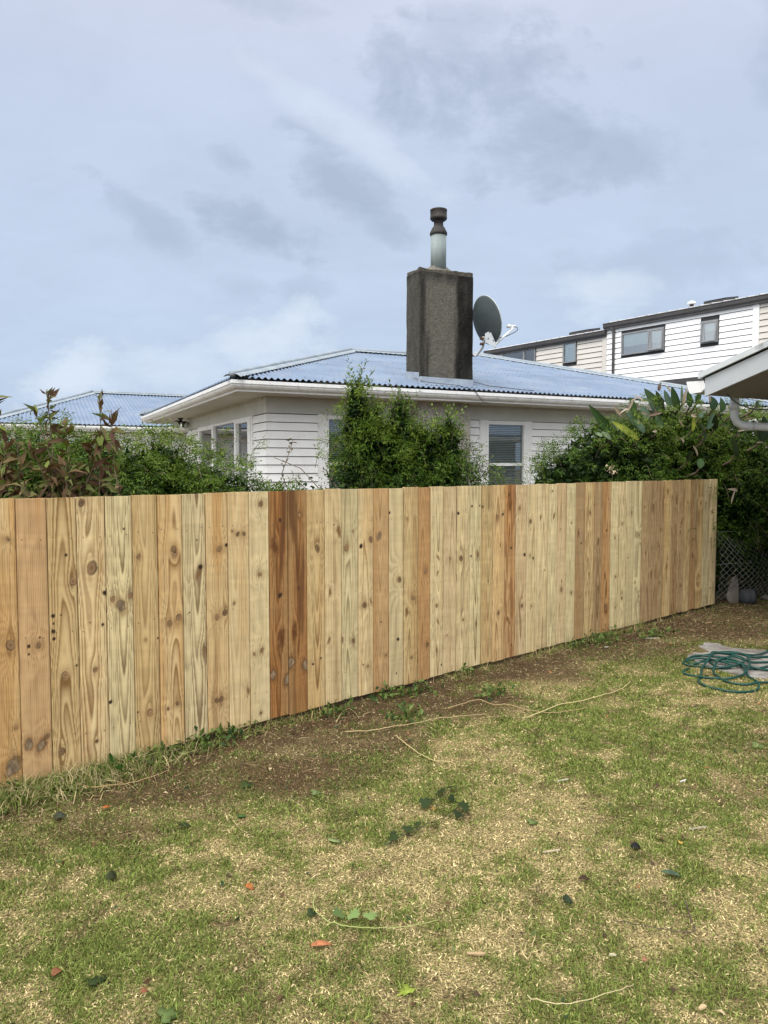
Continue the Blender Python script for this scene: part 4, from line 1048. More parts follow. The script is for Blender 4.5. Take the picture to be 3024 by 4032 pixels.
m = MB(); m.tube([dp(1018, 860, 13.27), dp(1045, 858, 13.29), dp(1095, 856, 13.32)], [.030, .032, .022], 14); m.tube([dp(1100, 858, 13.32), dp(1215, 858, 13.39)], .020, 10); m.box(tuple(dp(1090, 930, 13.30)), tuple(dp(1160, 850, 13.30) + Vector((0, .05, 0)))); dbuild(m, 'receiver_head', M['white_plastic'])
m = MB(); m.tube([dp(1225, 880, 13.4), dp(1268, 905, 13.4), dp(1262, 950, 13.4), dp(1200, 1005, 13.36), dp(1080, 1065, 13.3), dp(960, 1120, 13.22)], .0065, 6); dbuild(m, 'cable', M['cable'])

# twin floodlight under the side eave
fp_ = HM @ Vector((.55, 6.7, SZ))
fl_ = thing('floodlight', 'black twin floodlight with two round lamps under the side eave', 'light', tuple(fp_), HA)
m = MB(); m.lathe([(.055, -.03), (.06, -.002)], 16); m.tube([(0, 0, -.02), (-.0, -.02, -.09)], .03, 8); m.tube([(0, -.02, -.07), (-.09, -.06, -.10)], .025, 8); m.tube([(0, -.02, -.07), (.09, -.06, -.12)], .025, 8); m.build('base', M['cable'], fl_)
mg = pm('lamp_lens', (.35, .36, .33), (.42, .42, .38), 6, .15, spec=.7)
for sx_ in (-1, 1):
    m = MB(); c0 = Vector((sx_ * .085, -.04, -.13 - .015 * (sx_ > 0))); d0 = Vector((sx_ * .55, -.75, -.35)).normalized()
    m.tube([c0 - d0 * .06, c0 - d0 * .02, c0 + d0 * .05], [.03, .075, .085], 18); h = m.build('lamp', M['cable'], fl_)
    m = MB(); m.tube([c0 + d0 * .045, c0 + d0 * .062, c0 + d0 * .072], [.078, .066, .02], 18); m.build('lens', mg, h)

# ------------------------------------------------------------------ the two storey terrace behind
TS = 1.125
TO = at(2391, 1310, 24.0) - Vector((0, 0, 1.6)); TO = TO * TS; TA = R(-53.0)
tz = lambda z: 1.6 + (z - 1.6) * TS
M['t_white'] = pm('terrace_white_board', (.87, .87, .87), (.82, .82, .82), 1.5, .5)
M['t_beige'] = pm('terrace_beige_board', (.60, .565, .51), (.55, .52, .47), 1.5, .55)
M['t_dark'] = pm('dark_brown_metal', (.045, .042, .042), (.06, .056, .054), 4, .45)
M['t_frame'] = pm('grey_aluminium', (.20, .205, .215), (.24, .245, .25), 4, .4)
M['t_roof'] = pm('pale_grey_long_run_roof', (.42, .42, .44), (.48, .48, .50), 1.0, .4, stretch=(6, .2, 1))
M['t_glass'] = glassmat('sky_reflecting_glass', (.92, .97, .97), 0.6)
M['t_blind'] = pm('roller_blind', (.74, .83, .81), (.78, .85, .83), 2, .8)
M['t_room'] = pm('dim_room', (.10, .105, .115), (.13, .135, .14), 2, .9)
S = lambda u: u * TS


def terrace(name, label): return thing(name, label, 'townhouse', (TO.x, TO.y, 0), TA, 'two storey townhouses behind the bungalow')


tf = lambda a, o, z: (a, -o, z)


def t_window(par, u0, u1, z0, z1, mull=None, blind=.55, ajar=False, label=None):
    u0, u1, z0, z1 = S(u0), S(u1), tz(z0), tz(z1); m = MB(); w = .042
    m.box((u0 - .025, -.050, z1 - .001), (u1 + .025, -.028, z1 + .014))
    win = m.build('window', M['t_frame'], par)
    if label: win['label'] = label
    f = MB(); f.box((u0, -.062, z0 + .001), (u0 + w, .05, z1 - .001)).box((u1 - w, -.062, z0 + .001), (u1, .05, z1 - .001)).box((u0 + w, -.060, z0 + .001), (u1 - w, .05, z0 + w)).box((u0 + w, -.060, z1 - w), (u1 - w, .05, z1 - .001))
    if mull: f.box((S(mull) - .035, -.061, z0 + w), (S(mull) + .035, .05, z1 - w))
    f.build('frame', M['t_frame'], win)
    MB().box((u0 + w, -.02, z0 + w), (u1 - w, -.014, z1 - w)).build('pane', M['t_glass'], win)
    zb = z1 - (z1 - z0) * blind
    MB().box((u0 + .02, .030, zb), (u1 - .02, .035, z1 - .02)).build('blind', M['t_blind'], win)
    MB().box((u0 - .05, .12, z0 - .05), (u1 + .05, .13, z1 + .05)).build('room', M['t_room'], win)
    if ajar:
        a0 = S(ajar) if ajar is not True else u0; s = MB(); th = .10; L_ = z1 - z0 - .06; n = 2
        def sp(a, h, o): return (a, -.066 - math.sin(th) * h - o, z1 - .03 - math.cos(th) * h)
        for (p, q, r_, s_) in ((a0 + .03, a0 + .07, 0, L_), (u1 - .06, u1 - .02, 0, L_), (a0 + .071, u1 - .061, 0, .04), (a0 + .071, u1 - .061, L_ - .04, L_)):
            v = [sp(p, r_, 0), sp(q, r_, 0), sp(q, s_, 0), sp(p, s_, 0), sp(p, r_, .03), sp(q, r_, .03), sp(q, s_, .03), sp(p, s_, .03)]
            s.add(v, [(0, 1, 2, 3), (4, 7, 6, 5), (0, 4, 5, 1), (1, 5, 6, 2), (2, 6, 7, 3), (3, 7, 4, 0)])
        sash = s.build('sash', M['t_frame'], win)
        s = MB(); v = [sp(a0 + .07, .04, .012), sp(u1 - .06, .04, .012), sp(u1 - .06, L_ - .04, .012), sp(a0 + .07, L_ - .04, .012)]; s.add(v, [(3, 2, 1, 0)]); s.build('pane', M['t_glass'], sash)
    return win


def t_openings(lst): return [(S(a) - .03, S(b) + .03, tz(c) - .03, tz(d) + .02) for a, b, c, d in lst]


tl = terrace('townhouse', 'beige weatherboard townhouse with dark gutter, the lower unit left of the white one')
wn = [(-4.52, -2.95, 5.09, 5.765), (-1.73, -1.19, 5.105, 5.76)]
m = boards(MB(), S(-5.16), S(-.16), tz(5.83), 0, .186, t_openings(wn), tf, gap=.02)
m.build('weatherboard_wall', M['t_beige'], tl)
def t_liner(par, u0, u1, z1, wn):
    m = MB(); a = u0; ops = sorted(t_openings(wn))
    for o in ops + [None]:
        e = o[0] if o else u1
        m.box((a, .004, 0), (e, .02, z1))
        if o: m.box((o[0], .004, 0), (o[1], .02, o[2])); m.box((o[0], .004, o[3]), (o[1], .02, z1)); a = o[1]
    m.build('inner_wall', M['dark_room'], par)  # dark backing that fills the board gaps as shadow lines


t_liner(tl, S(-5.16), S(-.16), tz(5.79), wn)
MB().box((S(-5.16), .15, 0), (S(0), 5.5, tz(5.8))).build('side_wall', M['t_beige'], tl)
MB().box((S(-.155), -.035, 0), (S(0) - .004, .14, tz(5.80))).build('corner_board', M['t_beige'], tl); MB().box((S(-5.19), -.035, 0), (S(-5.08), .02, tz(5.82))).build('corner_board', M['t_beige'], tl)
t_window(tl, -4.52, -2.95, 5.09, 5.765, mull=-3.48, blind=.93, label='wide window with its blind down'); t_window(tl, -1.73, -1.19, 5.105, 5.76, blind=.93, label='narrow window with its blind down')


def t_gutter(m, u0, u1, zt, zb):
    prof = [(-.16, zt), (-.16, zt - .02), (-.15, zt - .03), (-.15, zb + .05), (-.13, zb), (-.01, zb), (-.01, zt)]
    k = len(prof); v = [(S(u0), a, b) for a, b in prof] + [(S(u1), a, b) for a, b in prof]
    m.add(v, [(j, k + j, k + (j + 1) % k, (j + 1) % k) for j in range(k)] + [tuple(range(k)), tuple(range(2 * k - 1, k - 1, -1))])
    return m


m = t_gutter(MB(), -5.4, 0.0, tz(5.955), tz(5.80)); m.box((S(-5.38), -.10, tz(5.80) - .05), (S(0), .0, tz(5.80) - .002)); m.build('gutter', M['t_dark'], tl)


def t_roof(par, u0, u1, ze, run, uh, pitch=.2):
    zr = ze + run * pitch; m = MB(); th = .03
    v = [(S(u0), -.14, ze), (S(u1), -.14, ze), (S(u1), run, zr), (S(uh), run, zr), (S(u0), -.14, ze - th), (S(u1), -.14, ze - th)]
    m.add(v, [(0, 1, 2, 3), (0, 4, 5, 1)])
    m.add([(S(u1), run, zr), (S(uh), run, zr), (S(uh), 2 * run, ze), (S(u1), 2 * run, ze)], [(1, 0, 3, 2)])
    u = S(u0) + .2
    while u < S(u1):
        top = run if u > S(uh) else run * (u - S(u0)) / (S(uh) - S(u0))
        if top > .2: m.box((0, 0, 0), (0, 0, 0)) if False else m.add([(u, -.14, ze + .002), (u + .02, -.14, ze + .025), (u + .04, -.14, ze + .002), (u, top, ze + pitch * top + .03), (u + .02, top, ze + pitch * top + .053), (u + .04, top, ze + pitch * top + .03)], [(0, 1, 4, 3), (1, 2, 5, 4)])
        u += .38
    rf_ = m.build('roof', M['t_roof'], par)
    MB().tube([(S(uh), run, zr + .02), (S(u1), run, zr + .02)], .05, 8).build('ridge_capping', M['t_dark'], rf_)
    return rf_


def on_roof(u, v, ze, pitch=.2): return ze + (v + .14) * pitch


def skylight(par, u0, u1, v0, v1, ze, h=.17):
    m = MB(); z0, z1 = on_roof(0, v0, ze), on_roof(0, v1, ze)
    v = [(u0, v0, z0), (u1, v0, z0), (u1, v1, z1), (u0, v1, z1), (u0, v0, z0 + h), (u1, v0, z0 + h), (u1, v1, z1 + h), (u0, v1, z1 + h)]
    m.add(v, [(0, 1, 5, 4), (1, 2, 6, 5), (2, 3, 7, 6), (3, 0, 4, 7)]); s = m.build('skylight', M['t_dark'], par)
    MB().add([(u0 - .02, v0 - .03, z0 + h + .004), (u1 + .02, v0 - .03, z0 + h + .004), (u1 + .02, v1 + .03, z1 + h + .004), (u0 - .02, v1 + .03, z1 + h + .004)], [(0, 1, 2, 3)]).build('pane', M['t_frame'], s)


t_roof(tl, -5.38, -.02, tz(5.955) + .012, 3.0, -4.2)
skylight(tl, S(-2.75), S(-1.95), 1.7, 2.5, tz(5.955))
MB().tube([(S(-4.98), -.09, tz(5.80)), (S(-4.97), -.09, tz(5.72)), (S(-4.84), -.06, tz(5.66)), (S(-4.80), -.06, tz(5.58)), (S(-4.80), -.06, .2)], .042, 8).build('downpipe', M['t_dark'], tl)

tr = terrace('townhouse', 'white weatherboard townhouse with dark gutter and one window ajar, taller than its beige neighbour')
wn = [(.56, 2.03, 5.09, 5.755), (3.19, 3.69, 5.10, 5.72)]
m = boards(MB(), S(.0), S(4.655), tz(6.02), 0, .186, t_openings(wn), tf, gap=.02); m.build('weatherboard_wall', M['t_white'], tr)
m = boards(MB(), S(4.83), S(9.5), tz(6.02), 0, .186, [], tf, gap=.02); m.build('weatherboard_wall', M['t_beige'], tr)['label'] = 'beige part of the wall at the right end'
t_liner(tr, S(.0), S(9.5), tz(5.98), wn)
MB().box((S(0), .15, 0), (S(9.5), 5.5, tz(5.98))).build('side_wall', M['t_white'], tr)
MB().box((S(4.66), -.04, 0), (S(4.825), .14, tz(6.0))).build('corner_board', M['t_white'], tr)
t_window(tr, .56, 2.03, 5.09, 5.755, mull=1.52, blind=.60, ajar=1.50, label='wide window with its right sash pushed open'); t_window(tr, 3.19, 3.69, 5.10, 5.72, blind=.45, ajar=True, label='narrow window pushed open at the foot')
m = t_gutter(MB(), -.07, 9.5, tz(6.155), tz(6.0)); m.box((S(-.05), -.12, tz(6.0) - .06), (S(9.5), .0, tz(6.0) - .002)); m.build('gutter', M['t_dark'], tr)
t_roof(tr, -.05, 9.5, tz(6.155) + .012, 3.0, 1.15)
skylight(tr, S(2.35), S(3.05), 1.7, 2.5, tz(6.155))
vz = on_roof(0, 1.9, tz(6.155)); vp = MB().tube([(S(1.85), 1.9, vz - .1), (S(1.85), 1.9, vz + .20)], .07, 12).build('vent_pipe', M['t_dark'], tr)
MB().lathe([(.16, .17), (.15, .23), (.06, .28)], 16, (S(1.85), 1.9, vz)).build('vent_cap', M['white_plastic'], vp)
MB().tube([(S(.22), -.10, tz(6.0)), (S(.22), -.10, tz(5.95)), (S(.285), -.07, tz(5.88)), (S(.285), -.07, .2)], .047, 10).build('downpipe', M['t_dark'], tr)
m = MB(); m.box((S(1.0), -.45, tz(3.93)), (S(9), -.03, tz(4.08))).box((S(1.02), -.30, tz(4.08)), (S(9), -.035, tz(4.16))); m.build('canopy', M['t_dark'], tr)

# ------------------------------------------------------------------ corner of the house on the right: eave, barge board, gutter and downpipe
NK = at(2774, 1561, 7.5); NA = R(30.0)
nh = thing('neighbouring_house', 'white gable eave with barge board and open gutter end, jutting in at the right edge', 'house', (NK.x, NK.y, 0), NA)
# local x runs along the eave away to the right, local y away from the camera; the roof climbs towards -y
PT = math.tan(R(16.5)); z0 = NK.z
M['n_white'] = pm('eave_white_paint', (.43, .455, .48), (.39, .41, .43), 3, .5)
M['n_roofedge'] = pm('roof_edge_metal', (.55, .58, .60), (.48, .51, .53), 3, .4, stain=((.05, .05, .05), 6, (1, 1, 1), .6))
M['n_soffit'] = pm('brown_grey_soffit', (.21, .195, .17), (.17, .155, .135), 2, .7)
sl_ = lambda y, h: z0 + h - y * PT
def raked(m, x0, x1, y0, y1, h0, h1):
    v = [(x0, y0, sl_(y0, h0)), (x1, y0, sl_(y0, h0)), (x1, y1, sl_(y1, h0)), (x0, y1, sl_(y1, h0)), (x0, y0, sl_(y0, h1)), (x1, y0, sl_(y0, h1)), (x1, y1, sl_(y1, h1)), (x0, y1, sl_(y1, h1))]
    return m.add(v, [(0, 3, 2, 1), (4, 5, 6, 7), (0, 1, 5, 4), (1, 2, 6, 5), (2, 3, 7, 6), (3, 0, 4, 7)])
raked(MB(), 0, .025, -6, 0, 0, .178).build('barge_board', M['n_white'], nh)
m = raked(MB(), .0255, 8, -6, -.001, .012, .03)
for k_ in range(6): raked(m, .0255 + .0, 8, -.62 - .9 * k_, -.585 - .9 * k_, .0, .0115)
m.build('soffit', M['n_soffit'], nh)
raked(MB(), .026, 8, -.025, .0, .031, .172).build('fascia_board', M['n_white'], nh)
raked(MB(), -.035, -.005, -6, .055, .195, .252).build('roof_edge', M['n_roofedge'], nh)
raked(MB(), -.0045, 8, -6, .05, .21, .245).build('roof', M['roof'], nh)
raked(MB(), .03, 8, -6, .045, .173, .209).build('eave_gap_fill', M['black'], nh)  # black filler standing in for the shade in the gap under the roof
# open gutter with its flat end cap
gp = [(.004, .155), (.205, .165), (.205, .15), (.175, .06), (.165, .045), (.15, .038), (.03, .045), (.004, .07)]
m = MB(); k = len(gp)
v = [(-.012, a, z0 + b) for a, b in gp] + [(-.006, a, z0 + b) for a, b in gp]
m.add(v, [tuple(range(k)), tuple(range(2 * k - 1, k - 1, -1))] + [(i, k + i, k + (i + 1) % k, (i + 1) % k) for i in range(k)])
v = [(-.006, a, z0 + b) for a, b in gp[1:]] + [(8, a, z0 + b) for a, b in gp[1:]]; k = len(gp) - 1
m.add(v, [(i, i + 1, k + i + 1, k + i) for i in range(k - 1)])
m.build('gutter', M['gutter'], nh)
m = MB().tube([(.62, .10, z0 + .05), (.62, .10, z0 - .06), (.62, .10, z0 - .17), (.64, .085, z0 - .23), (.68, .04, z0 - .265), (.73, -.02, z0 - .275), (1.25, -.66, z0 - .34)], .042, 14)
m.tube([(.615, .10, z0 - .03), (.615, .10, z0 - .10)], .047, 14); m.tube([(.70, .015, z0 - .272), (.745, -.04, z0 - .278)], .047, 14)
m.build('downpipe', M['n_white'], nh)
MB().box((1.0, -6, 0), (7, -.65, z0 + .15)).build('wall', M['n_white'], nh)
tag(MB().tube([at(2864, 1551, 7.38), at(2880, 1570, 7.36), at(2910, 1592, 7.32), at(2950, 1607, 7.28), at(2985, 1613, 7.24), at(3030, 1611, 7.2), at(3090, 1590, 7.1)], .007, 8).build('hanging_cable', M['cable']), 'black cable drooping below the soffit in front of the white downpipe', 'cable')

# ------------------------------------------------------------------ leaves and shrubs
def leaf_arrays(B, D, Nn, length, width, color, curl=.12):
    """five-vertex folded leaves: base, two sides, midrib, tip"""
    n = len(B); D = unit(D); S_ = unit(np.cross(D, Nn)); U = np.cross(S_, D); l = length[:, None]; w = width[:, None] / 2
    mid = B + D * l * .45
    v = np.stack([B, mid + S_ * w + U * w * .35, mid - S_ * w + U * w * .35, mid - U * w * .1, B + D * l - U * l * curl], 1).reshape(-1, 3)
    o = np.arange(n)[:, None] * 5
    tr_ = np.concatenate([o + np.array([[0, 3, 1]]), o + np.array([[0, 2, 3]]), o + np.array([[1, 3, 4]]), o + np.array([[3, 2, 4]])])
    return v, tr_, np.repeat(color, 5, 0)


class Leaves:
    def __init__(s): s.V, s.T, s.C, s.o = [], [], [], 0
    def add(s, v, t_, c): s.V.append(v); s.T.append(t_ + s.o); s.C.append(c); s.o += len(v)
    def build(s, name, m, parent): return npmesh(name, np.concatenate(s.V), tris=np.concatenate(s.T), colors=np.clip(np.concatenate(s.C), .004, .9), m=m, parent=parent)


def mixcol(k, pal):
    pal = np.array(pal); x_ = np.clip(k, 0, .9999) * (len(pal) - 1); i = x_.astype(int); f = (x_ - i)[:, None]
    return pal[i] * (1 - f) + pal[i + 1] * f


JAS = [(.007, .017, .004), (.018, .042, .007), (.045, .092, .011), (.076, .138, .014), (.145, .20, .026)]
LAU = [(.007, .017, .005), (.016, .040, .009), (.036, .080, .014), (.066, .126, .019), (.135, .20, .034)]


def pinnate(lv, P, D, slen, tone, pal, leaflet=.028, nodes=6, droop=.5, pairs=2, stems=None, lw=.34, rs=rng):
    """jasmine-like shoots: opposite pinnate leaves along a drooping stem"""
    n = len(P); D = unit(D)
    ts = np.linspace(.15, 1, nodes)
    s = slen[:, None] * ts
    pos = P[:, None] + D[:, None] * s[..., None]; pos[..., 2] -= droop * s ** 2 / np.maximum(slen[:, None], .05)
    tan = np.repeat(D[:, None], nodes, 1).copy(); tan[..., 2] -= 2 * droop * s / np.maximum(slen[:, None], .05); tan = unit(tan)
    side0 = unit(np.cross(tan, rs.normal(0, 1, (n, 1, 3)) + np.array([0, 0, .5])))
    for sg in (-1, 1):
        rot = np.where(np.arange(nodes) % 2, 1, 0)[None, :, None]
        sd_ = side0 * (1 - rot * .5) + np.cross(tan, side0) * rot * .7
        ld = unit(sg * sd_ * .9 + tan * .55 + rs.normal(0, .22, pos.shape) + np.array([0, 0, -.12]))
        ll = leaflet * rs.uniform(1.5, 2.4, (n, nodes)) * (1 - .35 * ts)
        up = unit(np.array([0, 0, 1.0]) + rs.normal(0, .45, pos.shape)); T = unit(np.cross(ld, up))
        spec = [(1.0, 0, 1.25)]
        for q in range(pairs): spec += [(.35 + .38 * q, 1, 1.0), (.35 + .38 * q, -1, 1.0)]
        for at_, tw, sz in spec:
            b = pos + ld * (ll * at_)[..., None]
            d = ld if tw == 0 else unit(ld * .55 + T * tw * .85 + rs.normal(0, .15, pos.shape))
            d = d + np.array([0, 0, -.15]); L_ = (leaflet * sz * rs.uniform(.75, 1.2, (n, nodes)) * (1 - .3 * ts)).ravel()
            k = np.clip(tone[:, None] + .35 * (ts - .4)[None] + rs.normal(0, .13, (n, nodes)), 0, 1).ravel()
            lv.add(*leaf_arrays(b.reshape(-1, 3), d.reshape(-1, 3), (up + rs.normal(0, .3, pos.shape)).reshape(-1, 3), L_, L_ * lw, mixcol(k, pal)))
    if stems is not None:
        for i in range(0, n, stems[1]):
            stems[0].tube([P[i] - D[i] * .05] + [pos[i, j] for j in range(nodes)], .0022, 3, cap=False)


def simple_leaves(lv, P, D, slen, tone, pal, size=.05, per=9, lw=.42, stems=None, rs=rng, spread=.8):
    """upright twigs with single leaves all round"""
    n = len(P); D = unit(D); ts = np.linspace(.12, 1, per); s = slen[:, None] * ts
    pos = P[:, None] + D[:, None] * s[..., None]; ph = np.arange(per) * 2.4 + rs.uniform(0, 6, (n, 1))
    a = unit(np.cross(D, np.array([.3, .2, 1.0]))); b = np.cross(D, a)
    rad = a[:, None] * np.cos(ph)[..., None] + b[:, None] * np.sin(ph)[..., None]
    d = unit(rad * spread + D[:, None] * (.5 + .5 * ts[None, :, None]) + rs.normal(0, .2, pos.shape))
    L_ = (size * rs.uniform(.7, 1.2, (n, per)) * (1.05 - .35 * ts)).ravel()
    k = np.clip(tone[:, None] + .35 * (ts - .5)[None] + rs.normal(0, .12, (n, per)), 0, 1).ravel()
    nn = unit(np.array([0, 0, 1.0]) + rs.normal(0, .5, pos.shape))
    lv.add(*leaf_arrays(pos.reshape(-1, 3), d.reshape(-1, 3), nn.reshape(-1, 3), L_, L_ * lw, mixcol(k, pal)))
    if stems is not None:
        for i in range(0, n, stems[1]): stems[0].tube([P[i] - D[i] * .1, P[i], P[i] + D[i] * slen[i]], [.004, .003, .0012], 3, cap=False)


def crown_points(ells, n, rs, inner=.25, zmin=.2):
    """points on and just inside the skin of a union of ellipsoids, with outward directions"""
    P, Dd, Q = [], [], []
    w = np.array([(e[3] * e[4] + e[4] * e[5] + e[3] * e[5]) for e in ells]); w = w / w.sum()
    while sum(len(p) for p in P) < n:
        i = rs.choice(len(ells), n, p=w); E_ = np.array(ells)[i]
        d = unit(rs.normal(0, 1, (n, 3))); r_ = 1 - inner * rs.uniform(0, 1, n) ** 1.6
        r_ = r_ * (1 + .22 * (fbm(d[:, 0] * 3 + i * 5, d[:, 2] * 3 + d[:, 1] * 2, 201, 3) - .5) * 2)
        p = E_[:, :3] + d * E_[:, 3:6] * r_[:, None]
        ok = p[:, 2] > zmin
        for j, e in enumerate(ells):
            q = (p - np.array(e[:3])) / np.array(e[3:6]); ins = (q ** 2).sum(1) < (1 - inner) ** 2 * .8
            ok &= ~ins
        t_, dd_ = fence_coords(p[:, 0], p[:, 1]); ok &= (dd_ < -.12) | (t_ > 7.9)
        P.append(p[ok]); Dd.append(unit(d[ok] / E_[ok, 3:6])); Q.append(r_[ok])
    return np.concatenate(P)[:n], np.concatenate(Dd)[:n], np.concatenate(Q)[:n]


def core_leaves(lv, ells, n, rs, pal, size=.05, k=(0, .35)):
    """leaves inside the crown, its dark depth painted into their colour: they close it against the light"""
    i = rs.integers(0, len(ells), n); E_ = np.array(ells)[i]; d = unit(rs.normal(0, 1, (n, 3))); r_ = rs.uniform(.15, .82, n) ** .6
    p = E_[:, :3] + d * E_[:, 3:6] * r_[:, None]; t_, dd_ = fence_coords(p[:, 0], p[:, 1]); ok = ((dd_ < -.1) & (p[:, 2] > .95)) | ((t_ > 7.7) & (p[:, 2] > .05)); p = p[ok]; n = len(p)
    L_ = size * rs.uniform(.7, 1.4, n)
    lv.add(*leaf_arrays(p, rs.normal(0, 1, (n, 3)), rs.normal(0, 1, (n, 3)), L_, L_ * .5, mixcol(rs.uniform(k[0], k[1], n), pal)))  # dark end of the palette: shade inside the crown as leaf colour


def trunk_set(root, base, tips, r0=.03, rs=rng, wig=.12):
    for tp in tips:
        m = MB()
        b = Vector(base); t_ = Vector(tp); pts = [b + Vector((rs.normal(0, .04), rs.normal(0, .04), 0))]
        for k in (.3, .55, .8): pts.append(b.lerp(t_, k) + Vector(rs.normal(0, wig * .4, 3)))
        pts.append(t_); m.tube([p - b for p in pts], [r0, r0 * .7, r0 * .5, r0 * .35, r0 * .15], 6, cap=False); m.build('stem', M['bark'], root)


def shrub(name, label, cat, base): return thing(name, label, cat, base, 0, 'bushes growing behind the fence')


def rel(ells, base): return ells


def one_stem(root, pts, rad, base):
    MB().tube([(p[0] - base[0], p[1] - base[1], p[2] - base[2]) for p in pts], rad, 6, cap=False).build('stem', M['bark'], root)


def finish(root, lv, st, leafm, base, fol='foliage', stn='twigs'):
    for arr in lv.V: arr -= np.array(base)
    o = lv.build(fol, leafm, root)
    if st is not None and st.v:
        st.v = [(p[0] - base[0], p[1] - base[1], p[2] - base[2]) for p in st.v]; st.build(stn, M['bark'], root)
    return o


# low jasmine mound on the left, against the side of the house
rs = np.random.default_rng(21)
ells = [(-1.40, 5.75, 1.00, .60, .5, .68), (-2.05, 5.5, 1.10, .62, .5, .74), (-.80, 5.95, .90, .42, .4, .52), (-2.6, 5.2, 1.1, .55, .4, .72), (-1.75, 5.8, 1.28, .38, .4, .54), (-2.45, 5.6, 1.2, .5, .4, .70)]
base = (-1.5, 5.75, -.05); root = shrub('jasmine_shrub', 'low spreading jasmine with fine leaves in front of the house corner', 'shrub', base)
lv = Leaves(); st = MB(); P, D, q = crown_points(ells, 1700, rs, .4, 1.0)
D = D + rs.normal(0, .35, D.shape) + np.array([0, -.1, .35])
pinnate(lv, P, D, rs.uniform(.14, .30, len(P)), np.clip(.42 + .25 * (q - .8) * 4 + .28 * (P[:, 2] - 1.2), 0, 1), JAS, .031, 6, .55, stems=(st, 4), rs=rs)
P2 = np.array([[-1.2 + .14 * i + rs.normal(0, .15), 5.7 + rs.normal(0, .2), 1.75 + rs.uniform(-.15, .1) - .022 * abs(i - 1) ** 2] for i in range(-4, 9)])
pinnate(lv, P2, np.array([0, 0, .8]) + rs.normal(0, .5, P2.shape), rs.uniform(.18, .34, len(P2)), rs.uniform(.6, .95, len(P2)), JAS, .028, 7, .5, stems=(st, 1), rs=rs)
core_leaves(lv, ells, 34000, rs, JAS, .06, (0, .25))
trunk_set(root, base, [e[:3] for e in ells], .02, rs)
finish(root, lv, st, M['leaf'], base)

# leggy shrub with withering red-brown leaves at the far left
rs = np.random.default_rng(31)
base = (-2.15, 4.35, -.05); root = shrub('withered_shrub', 'leggy shrub with drooping brown and olive leaves at the left end', 'shrub', base)
lv = Leaves(); st = MB()
DRY = [(.055, .028, .016), (.09, .05, .026), (.13, .085, .04), (.12, .12, .04), (.085, .115, .03), (.17, .21, .04)]
tips = [(-1.62, 4.3, 2.00), (-1.68, 4.34, 1.72), (-1.82, 4.3, 1.86), (-1.55, 4.28, 1.93), (-1.92, 4.3, 2.05), (-1.78, 4.2, 1.62), (-2.02, 4.35, 1.95), (-2.10, 4.3, 1.75), (-1.88, 4.3, 1.55), (-1.60, 4.36, 1.56), (-2.28, 4.4, 2.0), (-2.22, 4.35, 1.6), (-1.72, 4.25, 1.50), (-1.95, 4.22, 1.48), (-1.85, 4.3, 1.66), (-2.0, 4.28, 1.7), (-1.76, 4.3, 1.58), (-2.1, 4.3, 1.58), (-1.66, 4.3, 1.62), (-2.15, 4.25, 1.72), (-1.9, 4.24, 1.6), (-2.02, 4.2, 1.52), (-1.8, 4.26, 1.5), (-2.2, 4.3, 1.5)]
for (tx, ty, tzz) in tips:
    tp = Vector((tx, ty, tzz)); b = Vector((tx * .6 - 2.05 * .4 + rs.normal(0, .06), 4.42 + rs.normal(0, .04), .1)); mid_ = b.lerp(tp, .6) + Vector((rs.normal(0, .07), rs.normal(0, .03), .08))
    pts = [b, b.lerp(mid_, .5) + Vector(rs.normal(0, .03, 3)), mid_, mid_.lerp(tp, .5) + Vector(rs.normal(0, .02, 3)), tp]
    one_stem(root, pts, [.009, .007, .005, .0035, .002], base)
    n = 46; k = rs.uniform(.3, 1.0, n) ** .6; i0 = np.minimum((k * 4).astype(int), 3); f_ = k * 4 - i0; pa = np.array([tuple(p) for p in pts])
    B_ = pa[i0] * (1 - f_[:, None]) + pa[i0 + 1] * f_[:, None]
    d = rs.normal(0, .8, (n, 3)) + np.array([.1, -.2, -.35]) + (k[:, None] > .92) * np.array([0, 0, 1.1])
    L_ = rs.uniform(.055, .115, n)
    v, t_, c_ = leaf_arrays(B_, d, rs.normal(0, 1, (n, 3)) + np.array([0, -.6, .5]), L_, L_ * rs.uniform(.22, .42, n), mixcol(np.clip(rs.beta(1.1, 1.4, n), 0, 1), DRY), curl=.3); lv.add(v, t_, c_)
n = 170; P = np.stack([rs.uniform(-2.5, -1.72, n), rs.uniform(4.45, 4.85, n), rs.uniform(1.25, 1.72, n)], 1); t_f, d_f = fence_coords(P[:, 0], P[:, 1]); P = P[d_f < -.15]
finish(root, lv, st, M['leaf_dry'], base)
# green jasmine behind it
base2 = (-2.4, 4.75, -.05); root = shrub('jasmine_shrub', 'green jasmine growing behind the withered shrub at the left end', 'shrub', base2)
lv = Leaves(); st = MB(); ells = [(-2.45, 4.95, 1.1, .55, .3, .66), (-1.98, 4.95, 1.02, .42, .3, .64)]; P, D, q = crown_points(ells, 520, rs, .5, .95)
pinnate(lv, P, D + np.array([0, -.1, .3]) + rs.normal(0, .4, D.shape), rs.uniform(.12, .26, len(P)), rs.uniform(.3, .65, len(P)), JAS, .034, 6, .5, stems=(st, 4), rs=rs); core_leaves(lv, ells, 15000, rs, JAS, .06, (0, .25))
trunk_set(root, base2, [e[:3] for e in ells], .015, rs); finish(root, lv, st, M['leaf'], base2)

